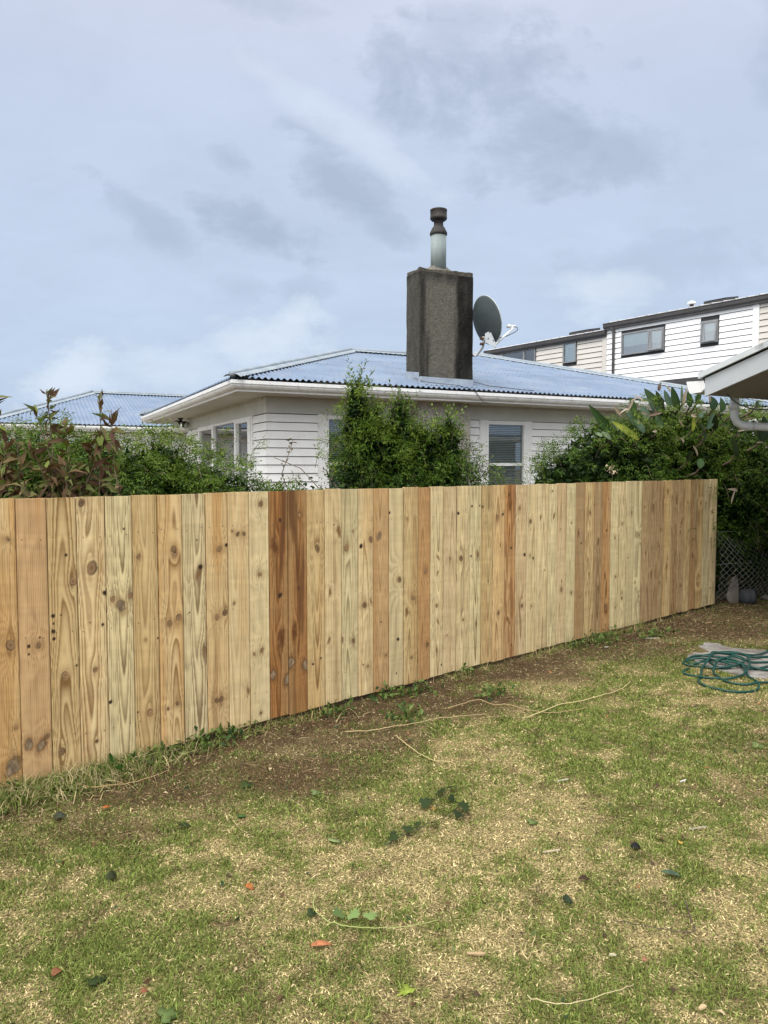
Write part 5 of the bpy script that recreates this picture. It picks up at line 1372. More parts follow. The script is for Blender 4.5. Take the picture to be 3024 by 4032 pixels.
# sprawling sprig of dark leaves in front of the white wall
rs = np.random.default_rng(41)
base = (-.55, 6.3, -.05); root = shrub('sprawling_shrub', 'thin sprawling shrub with sparse dark leaves against the white wall', 'shrub', base)
lv = Leaves(); st = MB()
arcs = [[(-.6, 6.3, .6), (-.78, 6.3, 1.35), (-.86, 6.3, 1.55), (-.80, 6.3, 1.72), (-.76, 6.3, 1.84)], [(-.45, 6.3, .8), (-.50, 6.3, 1.38), (-.70, 6.3, 1.60), (-.92, 6.3, 1.69)], [(-.7, 6.3, .6), (-.95, 6.3, 1.35), (-1.05, 6.28, 1.46), (-1.18, 6.25, 1.44)],
        [(-.5, 6.3, .6), (-.62, 6.3, 1.40), (-.74, 6.28, 1.50), (-.9, 6.25, 1.46)], [(-.4, 6.3, .7), (-.36, 6.3, 1.35), (-.44, 6.3, 1.52), (-.50, 6.28, 1.60)], [(-.6, 6.35, .6), (-.9, 6.35, 1.25), (-1.0, 6.3, 1.34)], [(-.5, 6.3, .7), (-.55, 6.3, 1.2), (-.64, 6.3, 1.35)]]
for ai, a_ in enumerate(arcs):
    one_stem(root, a_, [.006, .005, .004, .003, .002][:len(a_)], base)
    pa = np.array(a_); n = 26 if ai not in (0, 1) else 14; k = rs.uniform(.45, 1, n) if ai != 1 else rs.uniform(.1, .55, n); ln = len(a_) - 1; i0 = np.minimum((k * ln).astype(int), ln - 1); f_ = k * ln - i0
    B_ = pa[i0] * (1 - f_[:, None]) + pa[i0 + 1] * f_[:, None] + rs.normal(0, .02, (n, 3))
    L_ = rs.uniform(.03, .055, n); pal = LAU if ai != 0 else [(.05, .06, .02), (.12, .09, .05), (.16, .11, .08)]
    lv.add(*leaf_arrays(B_, rs.normal(0, 1, (n, 3)) + np.array([0, -.2, -.1]), rs.normal(0, .7, (n, 3)) + np.array([0, -.3, .8]), L_, L_ * .48, mixcol(rs.uniform(0, .6, n), pal)))
P = np.array([(-.75 + rs.normal(0, .22), 6.3 + rs.normal(0, .06), 1.28 + rs.normal(0, .10)) for _ in range(38)])
P[:, 2] -= .06
pinnate(lv, P, rs.normal(0, 1, P.shape) + np.array([0, 0, .3]), rs.uniform(.10, .2, len(P)), rs.uniform(.1, .5, len(P)), JAS, .030, 5, .5, stems=(st, 2), rs=rs)
finish(root, lv, st, M['leaf'], base)

# tall mixed bush in front of the chimney breast
rs = np.random.default_rng(51)
base = (.15, 7.3, -.05); root = shrub('tall_bush', 'tall upright leafy bush in front of the chimney and front wall', 'bush', base)
lv = Leaves(); st = MB()
ells = [(-.22, 7.2, 1.2, .27, .33, .78), (.14, 7.3, 1.15, .36, .36, .76), (.50, 7.3, 1.05, .34, .35, .74), (.0, 7.1, .9, .48, .35, .6), (.70, 7.3, 1.05, .20, .3, .55), (-.26, 7.2, 1.98, .11, .13, .46), (-.12, 7.2, 1.9, .10, .12, .30), (.16, 7.25, 1.88, .09, .12, .40), (.62, 7.3, 1.72, .11, .14, .40), (.40, 7.3, 1.72, .10, .12, .28), (.28, 7.25, 1.72, .1, .12, .25), (.02, 7.25, 1.72, .22, .2, .30), (.38, 7.28, 1.6, .24, .2, .28), (-.1, 7.2, 1.75, .22, .2, .26)]
P, D, q = crown_points(ells, 1150, rs, .5, 1.0)
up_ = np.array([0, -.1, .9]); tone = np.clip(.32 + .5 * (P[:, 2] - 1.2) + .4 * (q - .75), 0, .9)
simple_leaves(lv, P, D * .7 + up_ + rs.normal(0, .35, D.shape), rs.uniform(.12, .26, len(P)), tone, LAU, .052, 10, .40, stems=(st, 5), rs=rs)
P, D, q = crown_points(ells, 620, rs, .3, 1.0)
pinnate(lv, P, D + rs.normal(0, .35, D.shape) + np.array([0, -.1, .3]), rs.uniform(.12, .26, len(P)), np.clip(.44 + .4 * (P[:, 2] - 1.3), .05, 1), JAS, .030, 6, .5, stems=(st, 5), rs=rs)
lead = [(-.27, 7.2, 2.2, .40), (-.30, 7.2, 2.1, .38), (-.24, 7.18, 2.15, .32), (.17, 7.25, 2.1, .30), (.66, 7.3, 1.9, .32), (-.18, 7.2, 2.0, .30), (-.36, 7.15, 1.9, .28), (-.08, 7.2, 1.95, .26), (.20, 7.25, 2.05, .32), (.13, 7.2, 2.0, .22), (.33, 7.25, 1.9, .24), (.42, 7.3, 1.85, .28), (.62, 7.3, 1.95, .24), (.52, 7.3, 1.9, .20), (.74, 7.3, 1.6, .3), (.68, 7.3, 1.8, .22)]
PL = np.array([l[:3] for l in lead]); LL = np.array([l[3] for l in lead])
simple_leaves(lv, PL, np.array([0, 0, 1.0]) + rs.normal(0, .12, PL.shape), LL, np.full(len(PL), .62), LAU, .058, 13, .42, stems=(st, 1), rs=rs)
PJ = np.concatenate([PL + rs.normal(0, .06, PL.shape), PL + rs.normal(0, .1, PL.shape) - np.array([0, 0, .1])])
pinnate(lv, PJ, np.array([0, 0, .9]) + rs.normal(0, .45, PJ.shape), rs.uniform(.15, .3, len(PJ)), rs.uniform(.6, .95, len(PJ)), JAS, .030, 7, .45, stems=(st, 1), rs=rs)
PS = np.array([(.78, 7.25, 1.75), (.84, 7.25, 1.7), (.92, 7.25, 1.62), (.86, 7.25, 1.52), (.94, 7.25, 1.45), (.80, 7.25, 1.6), (1.0, 7.25, 1.56), (.9, 7.25, 1.38)])
PS = np.repeat(PS, 3, 0) + rs.normal(0, .05, (24, 3))
pinnate(lv, PS, np.array([.7, 0, .1]) + rs.normal(0, .4, PS.shape), rs.uniform(.14, .28, len(PS)), rs.uniform(.45, .8, len(PS)), JAS, .034, 6, .8, stems=(st, 1), rs=rs)
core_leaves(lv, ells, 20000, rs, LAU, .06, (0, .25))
trunk_set(root, base, [e[:3] for e in ells], .022, rs, .08)
finish(root, lv, st, M['leaf'], base)

# jasmine thicket to the right, grown over a clump of bird-of-paradise
rs = np.random.default_rng(61)
base = (3.6, 9.7, -.05); root = shrub('jasmine_thicket', 'large dense jasmine thicket behind the right end of the fence', 'shrub', base)
lv = Leaves(); st = MB()
ells = [(2.20, 8.75, 1.0, .55, .55, .86), (2.65, 9.0, 1.22, .75, .65, 1.0), (3.40, 9.45, 1.35, .80, .65, 1.08), (4.25, 9.75, 1.35, .80, .65, 1.10), (5.05, 10.0, 1.3, .80, .65, 1.08), (3.0, 9.1, 1.5, .45, .4, .62), (3.8, 9.4, 1.65, .45, .4, .66), (3.0, 9.2, .8, .9, .6, .8), (4.6, 9.75, .7, .9, .55, .75), (5.7, 10.2, .9, .7, .6, .95), (6.3, 10.4, 1.2, .8, .6, 1.1), (4.65, 9.55, 1.3, .6, .36, .62), (5.35, 9.75, 1.2, .7, .40, .75), (4.2, 9.3, 1.25, .4, .3, .5)]
P, D, q = crown_points(ells, 3600, rs, .3, .1); kp = (P[:, 2] > 1.05) | (P[:, 0] > 3.7); P, D, q = P[kp], D[kp], q[kp]
pinnate(lv, P, D * .8 + rs.normal(0, .35, D.shape) + np.array([0, -.15, .35]), rs.uniform(.16, .36, len(P)), np.clip(.34 + .8 * (q - .82) + .28 * (P[:, 2] - 1.2) - .08 * (P[:, 0] > 4.3), 0, 1), JAS, .034, 6, .6, stems=(st, 6), rs=rs)
PS = np.array([(1.78 + .15 * i + rs.normal(0, .05), 8.6 + .1 * i, 1.50 + .045 * i + rs.normal(0, .07)) for i in range(10)])
pinnate(lv, PS, np.array([-.2, 0, .8]) + rs.normal(0, .5, PS.shape), rs.uniform(.16, .3, len(PS)), rs.uniform(.5, .85, len(PS)), JAS, .034, 7, .5, stems=(st, 1), rs=rs)
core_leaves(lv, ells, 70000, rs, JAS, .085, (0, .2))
ka = rs.uniform(0, 1, 150) ** .7; PH = np.stack([4.35 + 2.0 * ka, 9.12 + .97 * ka - .10, .98 - rs.uniform(0, 1, 150) ** 2.2 * (.2 + .9 * ka)], 1); PH = PH[PH[:, 2] > .03]
pinnate(lv, PH, np.array([0, -.5, -.25]) + rs.normal(0, .5, PH.shape), rs.uniform(.10, .24, len(PH)), rs.uniform(.05, .5, len(PH)), JAS, .034, 6, .8, stems=(st, 3), rs=rs)
trunk_set(root, base, [e[:3] for e in ells], .03, rs, .2)
br = MB(); br.tube([(5.0, 9.35, .15), (4.98, 9.3, .55), (4.88, 9.28, .72), (4.86, 9.3, 1.05), (4.80, 9.35, 1.3)], [.03, .026, .022, .02, .012], 8); br.tube([(4.9, 9.28, .70), (5.05, 9.25, .62), (5.3, 9.25, .66)], [.022, .018, .014], 8); br.v = [(p[0] - base[0], p[1] - base[1], p[2] - base[2]) for p in br.v]; br.build('branch', M['bark'], root)
finish(root, lv, st, M['leaf'], base)
rs = np.random.default_rng(62)


def paddle(lv, b, d, length, width, nrm, color, fold=.35, bend=.18, stalk=0.0, n=9):
    """one long paddle leaf, folded along its midrib"""
    b = np.array(b, float); d = unit(np.array(d, float)); s = unit(np.cross(d, np.array(nrm, float))); u = np.cross(s, d)
    ts = np.linspace(0, 1, n); w = width / 2 * np.sin(np.pi * np.clip(ts, .02, .995) ** .75) ** .7
    c = b + d * (ts * length)[:, None] - u * (bend * length * ts ** 2)[:, None]
    V = np.concatenate([c - u * .0, c + s * w[:, None] + u * (fold * w)[:, None], c - s * w[:, None] + u * (fold * w)[:, None]])
    T = []
    for i in range(n - 1):
        T += [(i, i + 1, n + i), (i + 1, n + i + 1, n + i), (i, 2 * n + i, i + 1), (i + 1, 2 * n + i, 2 * n + i + 1)]
    col = np.tile(color, (3 * n, 1)) * np.concatenate([np.full(n, 1.25), np.full(2 * n, 1.0)])[:, None]
    lv.add(V, np.array(T), col)


base = (3.5, 9.9, -.05); root = thing('bird_of_paradise_plant', 'clump of long dark paddle leaves rising out of the jasmine thicket', 'plant', base)
lv = Leaves(); dr = Leaves(); st = MB()
# (pixel of the leaf's foot, pixel of its tip, depth, width, colour key)
ql = lambda x, y: (2250 + x / 2.143, 1400 + y / 2.143)
PADL = [((350, 660), (155, 425), 9.0, .15, 1), ((540, 690), (350, 552), 8.85, .11, 3), ((735, 450), (620, 285), 9.5, .16, 1), ((765, 430), (720, 300), 9.6, .10, 0), ((830, 420), (785, 298), 9.6, .10, 2), ((900, 430), (850, 268), 9.6, .13, 1), ((545, 600), (465, 460), 9.2, .12, 2),
        ((600, 640), (540, 550), 9.1, .13, 2), ((640, 530), (590, 430), 9.3, .13, 2), ((700, 440), (640, 360), 9.4, .10, 4), ((760, 600), (715, 510), 9.1, .12, 1), ((525, 480), (500, 355), 9.4, .12, 1), ((1020, 620), (1030, 505), 9.0, .09, 3), ((1150, 600), (1200, 490), 9.0, .13, 2), ((1210, 610), (1215, 505), 9.05, .10, 0),
        ((1000, 420), (985, 300), 9.7, .11, 1), ((1060, 400), (1090, 290), 9.7, .09, 1), ((935, 400), (930, 255), 9.7, .05, 4), ((1195, 440), (1185, 350), 9.4, .16, 2), ((1260, 460), (1270, 355), 9.4, .18, 1), ((320, 700), (255, 645), 8.8, .09, 4), ((250, 680), (200, 645), 8.8, .07, 4), ((985, 880), (1015, 805), 8.85, .10, 0), ((1085, 940), (1090, 860), 8.85, .12, 1),
        ((1600, 700), (1620, 520), 8.9, .24, 2), ((1400, 460), (1330, 430), 9.2, .1, 3), ((1555, 430), (1575, 380), 9.3, .08, 0), ((1380, 830), (1350, 690), 8.9, .16, 0), ((680, 470), (655, 400), 9.3, .10, 2), ((1120, 690), (1105, 560), 9.0, .12, 0), ((870, 430), (845, 340), 9.65, .12, 2), ((1090, 520), (1100, 480), 9.2, .08, 2), ((360, 620), (330, 530), 9.1, .09, 2)]
KEY = [(.014, .022, .008), (.022, .046, .014), (.035, .062, .038), (.12, .14, .018), (.09, .125, .07)]
for f0, t0, Y, w_, ky in PADL:
    a_ = at(*ql(*f0), Y - .28); b_ = at(*ql(*t0), Y - .28 + rs.uniform(-.12, .12)); d = b_ - a_; a2 = a_ - d * .15
    nm = np.array([rs.normal(0, .55), -1, .25])
    paddle(lv, a2, d, d.length * 1.2, w_ * .72, nm, np.array(KEY[ky]) * rs.uniform(.85, 1.2), .45, rs.uniform(-.05, .14))
    st.tube([a2 + Vector((rs.normal(0, .03), .30, -.10)), a2 + Vector((0, .10, -.05)), a2 + d * .12], [.014, .012, .009], 6, cap=False)
DRYP = [((760, 480), (665, 500), 9.2), ((430, 520), (370, 440), 9.1), ((460, 480), (520, 380), 9.2), ((610, 390), (530, 330), 9.3), ((740, 300), (750, 235), 9.6), ((830, 310), (805, 250), 9.6), ((950, 420), (965, 290), 9.55), ((940, 600), (910, 540), 9.0), ((1060, 850), (1040, 770), 8.8), ((1010, 500), (1050, 515), 9.1), ((1400, 640), (1510, 605), 8.8),
        ((1370, 680), (1440, 655), 8.8), ((1160, 400), (1165, 340), 9.35), ((1490, 590), (1500, 510), 9.0), ((1450, 540), (1530, 520), 9.0), ((940, 740), (930, 700), 8.85), ((720, 640), (690, 640), 9.0), ((1350, 1250), (1380, 1130), 8.9), ((1400, 1140), (1340, 1125), 8.85), ((1560, 735), (1610, 730), 8.8), ((580, 570), (570, 550), 9.05), ((1080, 440), (1060, 480), 9.1), ((640, 500), (600, 480), 9.15), ((500, 390), (560, 350), 9.3), ((480, 450), (420, 470), 9.1)]
for f0, t0, Y in DRYP:
    a_ = at(*ql(*f0), Y - .36); b_ = at(*ql(*t0), Y - .36 + rs.uniform(-.08, .08)); d = b_ - a_
    c_ = mixcol(rs.uniform(0, 1, 1), [(.12, .09, .065), (.19, .145, .105), (.36, .31, .24), (.07, .042, .03)])[0]
    paddle(dr, a_, d, d.length * 1.15, rs.uniform(.02, .045), np.array([rs.normal(0, .8), -1, .3]), c_, .9, rs.uniform(.05, .3), n=6)
for arr in dr.V: arr -= np.array(base)
finish(root, lv, st, M['leaf_glossy'], base)
dr.build('withered_leaves', M['leaf_dry'], root)
# pale dry flower head hanging over the fence top
fb_ = at(2408, 1855, 8.1); fl2 = thing('dry_flower_head', 'pale straw coloured dry flower head just above the fence top', 'flower head', tuple(fb_))
lv = Leaves(); n = 34; d = rs.normal(0, .6, (n, 3)) + np.array([0, -.2, -.8]); L_ = rs.uniform(.025, .045, n)
lv.add(*leaf_arrays(np.stack([rs.normal(0, .035, n), rs.normal(0, .02, n), .03 + rs.uniform(-.05, .05, n)], 1), d, rs.normal(0, 1, (n, 3)), L_, L_ * .35, mixcol(rs.uniform(0, 1, n), [(.42, .34, .22), (.66, .57, .42)]))); lv.build('petals', M['leaf_dry'], fl2)
MB().tube([(.05, .1, -.25), (.02, .05, .0), (0, 0, .06)], .004, 5).build('stalk', M['bark'], fl2)

# ------------------------------------------------------------------ chain link fence, stones, concrete pad, hose
CLA = Vector((3.985, 8.955, 0)); CLD = Vector((.90, .436, 0)).normalized(); ch = thing('chain_link_fence', 'sagging chain link fence with a dark post beside the end of the paling fence', 'fence', (CLA.x, CLA.y, 0), math.atan2(CLD.y, CLD.x))
m = MB(); H0 = .84; pit = .046; zst = .042; ncol = 72; rows = int(H0 / zst)
def clp(a, h):
    sag = .16 * math.exp(-((a - .75) / .35) ** 2) * (h / H0) ; lean = .05 * math.sin(a * 3) * math.sin(h * 3.4)
    return (a + .06 * (H0 - h) * math.sin(a * 2), lean, h * (1 - .06 * math.exp(-((a - .8) / .3) ** 2)) - .0)
for c_ in range(ncol):
    pts = []
    for r_ in range(rows + 1):
        a_ = (c_ + .5 + (.51 if (r_ + c_) % 2 else -.51)) * pit; h_ = .015 + r_ * zst; p = clp(a_, h_); p = (p[0] + .10 * math.sin(h_ * 4.2) * math.exp(-((a_ - .6) / .5) ** 2), p[1] - .10 * math.sin(math.pi * h_ / .84) * math.sin(a_ * 2.3 + .5), p[2] - .09 * math.exp(-((a_ - .45) / .25) ** 2) * h_ / .84); pts.append((p[0], p[1] + (.004 if r_ % 2 else -.004), p[2]))
    m.tube(pts, .0022, 4, cap=False)
mw = pm('galvanised_wire', (.26, .26, .25), (.34, .34, .33), 20, .6)
m.build('mesh', mw, ch)
m = MB()
for h_ in (.835, .44): m.tube([clp(a_ * .2, h_) for a_ in range(18)], .0024, 5)
m.build('strand_wire', mw, ch)
MB().box((-.075, -.01, -.2), (-.005, .07, .90)).build('post', M['post'], ch); MB().box((2.2, .02, -.2), (2.28, .1, .9)).build('post', M['post'], ch)


def rock(name, label, cat, loc, size, seed, mt, flat=None):
    m = bpy.data.meshes.new(name); import bmesh
    bm = bmesh.new(); bmesh.ops.create_icosphere(bm, subdivisions=3, radius=1)
    for v in bm.verts:
        n_ = v.co.copy(); k = 1 + .35 * (fbm(np.array([n_.x * 1.6 + seed]), np.array([n_.y * 1.6 + n_.z * 1.1]), seed, 3)[0] - .5)
        for pl in flat or []:
            q = Vector(pl[:3]).normalized(); dd_ = n_.dot(q)
            if dd_ * k > pl[3]: n_ = n_ - q * (dd_ - pl[3] / k)
        v.co = Vector((n_.x * size[0], n_.y * size[1], n_.z * size[2])) * k
    bm.to_mesh(m); bm.free()
    o = link(name, m, mt, loc=loc); return tag(o, label, cat, 'stones by the chain link fence')


M['conc'] = pm('old_concrete', (.15, .138, .125), (.25, .238, .222), 5, .9, .4, 60, stain=((.06, .045, .03), 7, (1, 1, 1), .95), lo=.4, hi=.6)
M['dark_rock'] = pm('dark_rock', (.03, .033, .04), (.055, .06, .066), 9, .85, .4, 30)
M['pale_rock'] = pm('pale_rock', (.10, .09, .075), (.16, .145, .12), 6, .9, .4, 25)
s1 = rock('stone', 'pale angular stone leaning on the chain link fence post', 'stone', (4.26, 9.06, .11), (.10, .05, .19), 4, M['pale_rock'], [(0, -1, .1, .45), (1, 0, .3, .6), (-.8, 0, .5, .55), (0, 1, 0, .5)]); s1.rotation_euler = (R(-8), R(12), R(20))
rock('stone', 'dark rounded stone beside the pale one at the fence post', 'stone', (4.42, 9.0, .05), (.11, .10, .11), 9, M['dark_rock'], [(0, 0, 1, .8), (1, -.5, .2, .75)])
rock('stone', 'low grey slab of stone half buried under the chain link fence', 'stone', (5.0, 9.25, -.01), (.30, .16, .05), 13, M['conc'], [(0, 0, 1, .5)])
# concrete pad, partly buried
m = MB(); nP = len(PADX); jit = np.random.default_rng(5)
op, zt_ = [], -.022
for i in range(nP):
    j = (i + 1) % nP
    for k in range(5):
        f_ = k / 5; op.append((PADX[i] * (1 - f_) + PADX[j] * f_ + jit.normal(0, .012), PADY[i] * (1 - f_) + PADY[j] * f_ + jit.normal(0, .012)))
op = [(a, b) for a, b in op]
m.prism(op, lambda a, b, h: (a, b, h), -.12, zt_)
# prism runs clockwise or not: either way it is closed
pad = m.build('concrete_pad', M['conc']); tag(pad, 'worn grey concrete pad set in the ground under the green hose', 'slab')
HOSE = [[(3.9, 6.2, 0), (3.3, 6.1, 0), (3.0, 5.95, 0), (2.92, 5.98, 0), (2.89, 6.05, .02), (2.86, 6.12, .02), (2.83, 6.17, .02), (2.76, 6.19, .01), (2.68, 6.19, .0), (2.59, 6.16, 0), (2.55, 6.20, 0), (2.58, 6.29, 0), (2.68, 6.36, 0), (2.76, 6.38, .0), (2.87, 6.38, .02), (2.95, 6.30, .03), (3.0, 6.2, .03), (2.96, 6.08, .03), (2.84, 5.98, .02), (2.72, 5.96, .01), (2.62, 6.0, 0), (2.54, 6.05, 0), (2.49, 6.12, 0), (2.51, 6.20, 0), (2.57, 6.26, 0), (2.66, 6.25, .01), (2.75, 6.16, .02), (2.86, 6.05, .03), (2.95, 5.95, .02), (3.08, 5.91, 0), (3.4, 5.95, 0), (4.0, 5.98, 0)],
        [(2.43, 5.69, 0), (2.39, 5.60, 0), (2.40, 5.48, 0), (2.45, 5.41, 0), (2.51, 5.36, 0), (2.59, 5.345, 0), (2.69, 5.38, 0), (2.76, 5.44, 0), (2.81, 5.54, 0), (2.835, 5.64, 0), (2.84, 5.75, .0), (2.87, 5.88, .015), (2.9, 6.0, .03), (2.88, 6.12, .035), (2.80, 6.22, .03), (2.70, 6.30, .02)],
        [(2.46, 5.96, 0), (2.41, 5.92, 0), (2.375, 5.87, .0), (2.39, 5.82, 0), (2.43, 5.78, 0), (2.48, 5.74, .0), (2.54, 5.70, 0), (2.61, 5.68, 0), (2.70, 5.69, .01), (2.80, 5.76, .015), (2.89, 5.86, .03), (2.955, 5.97, .04), (3.01, 6.10, .04), (3.05, 6.22, .04), (3.03, 6.29, .045), (2.96, 6.29, .045), (2.87, 6.30, .05), (2.81, 6.29, .05), (2.75, 6.21, .05), (2.67, 6.09, .045), (2.56, 5.94, .02), (2.49, 5.80, .015), (2.45, 5.71, .01)],
        [(4.0, 6.35, 0), (3.3, 6.2, 0), (3.2, 6.16, 0), (3.08, 6.15, .0), (3.0, 6.17, .02), (2.94, 6.20, .04), (2.86, 6.17, .04), (2.77, 6.10, .04), (2.68, 5.99, .02), (2.62, 5.87, 0), (2.59, 5.74, .012), (2.59, 5.64, 0), (2.63, 5.56, 0), (2.71, 5.525, 0), (2.80, 5.54, .01), (2.92, 5.60, 0), (3.0, 5.66, 0)],
        [(4.2, 6.75, 0), (3.5, 6.6, 0), (3.36, 6.50, 0), (3.23, 6.38, .01), (3.10, 6.29, .03), (3.0, 6.31, .05), (2.94, 6.36, .04), (2.88, 6.41, .02), (2.86, 6.46, 0), (2.90, 6.50, 0), (2.96, 6.48, 0), (3.0, 6.41, .02), (3.04, 6.32, .03), (3.12, 6.27, .015), (3.25, 6.33, 0), (3.5, 6.37, 0), (4.1, 6.48, 0)],
        [(2.71, 6.15, 0), (2.71, 6.05, .0), (2.72, 5.98, 0), (2.77, 5.965, 0), (2.82, 6.01, .01), (2.80, 6.09, .02), (2.74, 6.13, .02)]]


def smooth_path(pts, k=6):
    P = [Vector(p) for p in pts]; out = []
    for i in range(len(P) - 1):
        a, b, c, d = P[max(i - 1, 0)], P[i], P[i + 1], P[min(i + 2, len(P) - 1)]
        for j in range(k):
            t = j / k; out.append(.5 * ((2 * b) + (c - a) * t + (2 * a - 5 * b + 4 * c - d) * t * t + (3 * b - a - 3 * c + d) * t ** 3))
    return out + [P[-1]]


m = MB()
for L_ in HOSE:
    pts = smooth_path(L_, 6)
    for p in pts:
        g_ = float(gz(np.array([p.x]), np.array([p.y]))[0]); on = in_pad(np.array([p.x]), np.array([p.y]))[0]
        p.z = (zt_ if on else max(g_, -.045)) + .0105 + max(p.z, 0) * .9
    m.tube(pts, .0092, 8)
M['hose'] = pm('green_hose_vinyl', (.003, .040, .032), (.005, .052, .040), 8, .45, spec=.35)
tag(m.build('garden_hose', M['hose']), 'tangled coil of green garden hose lying on the grass and concrete', 'hose')

# ------------------------------------------------------------------ things lying on the lawn
def gpt(x, y, h=.012): return (x, y, float(gz(np.array([x]), np.array([y]))[0]) + h)


def ground_leaf(name, label, cat, x, y, L_, W_, rz, col, mt='leaf_dry', tilt=(.15, .1), lobes=None, curl=.15, h=.016, group=None):
    """a fallen leaf: an outline with a midrib fold; lobes gives ivy shapes"""
    m = MB()
    if lobes:
        out = [(0, 0)]
        for a_, r_ in lobes: out.append((r_ * math.cos(a_) * L_, r_ * math.sin(a_) * L_))
        c0 = (.36 * L_, 0)
        vs_ = [(c0[0], c0[1], .004)] + [(p[0], p[1], curl * (abs(p[1]) * .8) - curl * .3 * p[0]) for p in out]
        k = len(out); fs = [(0, 1 + i, 1 + (i + 1) % k) for i in range(k)]
    else:
        n = 9; vs_, fs = [], []
        for i in range(n):
            t_ = i / (n - 1); w_ = W_ / 2 * math.sin(math.pi * min(max(t_, .03), .985) ** .8) ** .8; x_ = t_ * L_; z_ = -curl * L_ * (t_ - .5) ** 2 * 1.6 + .01
            vs_ += [(x_, -w_, z_ + w_ * .5), (x_, 0, z_), (x_, w_, z_ + w_ * .45)]
        for i in range(n - 1):
            for k in (0, 1): fs.append((i * 3 + k, (i + 1) * 3 + k, (i + 1) * 3 + k + 1, i * 3 + k + 1))
    jc = np.random.default_rng(int(abs(x * 977 + y * 131)) + 3); vs_ = [(p[0] * .86, p[1] * .86, p[2] * .86) for p in vs_]
    m.v = vs_; m.f = fs; m.c = [tuple(np.array(col) * jc.uniform(.6, 1.25)) for _ in vs_]; h -= .005; m.sm = [True] * len(fs)
    # a thin lower side so that the leaf has a body
    o = m.build(name, M[mt], loc=gpt(x, y, h), rot=(tilt[0], tilt[1], rz), col=True)
    sd_ = o.modifiers.new('thickness', 'SOLIDIFY'); sd_.thickness = .0012
    return tag(o, label, cat, 'leaves fallen on the lawn')


IVY = [(-1.9, .38), (-1.15, .62), (-.75, .48), (-.42, .92), (-.22, .66), (0, 1.12), (.22, .66), (.42, .92), (.75, .48), (1.15, .62), (1.9, .38)]
DG, MG, LG, YG = (.026, .036, .010), (.05, .075, .02), (.15, .20, .065), (.26, .33, .05)
OR, RB, BR, TN = (.34, .12, .035), (.20, .085, .04), (.10, .055, .035), (.50, .38, .22)
ground_leaf('fallen_leaf', 'long salmon orange leaf lying flat on the grass', 'leaf', -.25, 2.46, .085, .030, .25, (.40, .16, .075), 'leaf_dry', curl=.1)
ground_leaf('fallen_leaf', 'curled bright orange leaf on the grass left of centre', 'leaf', -.54, 2.83, .05, .026, -.5, OR, 'leaf_dry', (.5, .2), curl=.5)
ground_leaf('ivy_leaf', 'large dark ivy leaf with pale veins near the bottom left', 'leaf', -.90, 2.28, .075, 0, 2.6, (.03, .05, .014), lobes=IVY)
ground_leaf('ivy_leaf', 'yellow green ivy leaf on the greenest grass near the bottom', 'leaf', .085, 2.26, .060, 0, -2.6, YG, lobes=IVY)
ground_leaf('ivy_leaf', 'pale green leaf cut off by the bottom edge of the photo', 'leaf', -.66, 2.13, .07, 0, .6, (.11, .16, .05), lobes=IVY)
ground_leaf('fallen_leaf', 'dark folded leaf on the grass below the fence, left of centre', 'leaf', -1.10, 2.87, .055, .045, .7, (.028, .034, .014), 'leaf_dry', (.5, .3), curl=.4, h=.022)
ground_leaf('fallen_leaf', 'dark green leaf lying flat on pale grass under the left palings', 'leaf', -.93, 3.30, .065, .035, .1, (.028, .038, .012), curl=.2)
ground_leaf('fallen_leaf', 'grey green leaf on the dirt below the left palings', 'leaf', -1.53, 3.38, .06, .06, .2, (.05, .06, .04), 'leaf_dry')
ground_leaf('fallen_leaf', 'small rust red leaf at the edge of the bare strip', 'leaf', -1.34, 3.48, .04, .022, .5, (.40, .12, .03), 'leaf_dry', curl=.4)
ground_leaf('ivy_leaf', 'dark ivy leaf on the brown dirt below the fence', 'leaf', -.73, 3.76, .075, 0, .1, (.032, .05, .014), lobes=IVY)
ground_leaf('ivy_leaf', 'small bright green leaf between dirt and grass', 'leaf', -.66, 3.41, .05, 0, 2.2, (.05, .12, .03), lobes=IVY)
ground_leaf('fallen_leaf', 'reddish brown leaf on the grass above the dark ivy leaf', 'leaf', -1.06, 2.30, .045, .035, 1.1, RB, 'leaf_dry', curl=.4)
ground_leaf('fallen_leaf', 'brown nut shaped dead leaf right of the dark ivy leaf', 'leaf', -.755, 2.225, .028, .022, .4, (.25, .10, .05), 'leaf_dry', (.2, .2), curl=.6, h=.02)
ground_leaf('fallen_leaf', 'dark teal leaf standing on edge in the right part of the grass', 'leaf', .68, 2.75, .05, .030, -.8, (.026, .04, .018), 'leaf_dry', (.9, .2), curl=.2, h=.022)
ground_leaf('fallen_leaf', 'forked grey green leaf with three fingers on pale grass', 'leaf', 1.12, 2.93, .085, .032, -.25, (.07, .11, .07), curl=.1)
ground_leaf('fallen_leaf', 'near black curled leaf on the pale grass at right', 'leaf', 1.06, 3.135, .06, .035, .15, (.014, .014, .014), 'leaf_dry', (.5, .3), curl=.5, h=.022)
ground_leaf('fallen_leaf', 'flat brown leaf left of the forked leaf', 'leaf', .77, 2.875, .055, .028, .1, (.055, .03, .02), 'leaf_dry')
ground_leaf('ivy_leaf', 'light green three lobed leaf on bare soil at the right', 'leaf', .665, 3.35, .055, 0, .3, LG, lobes=IVY)
ground_leaf('ivy_leaf', 'pale green leaf upturned on the dirt near the right edge', 'leaf', 2.15, 4.28, .085, 0, -.5, LG, lobes=IVY)
ground_leaf('fallen_leaf', 'small yellow orange leaf at the right of the black leaf', 'leaf', 1.28, 3.15, .028, .022, 1.2, (.55, .34, .08), 'leaf_dry', curl=.3)
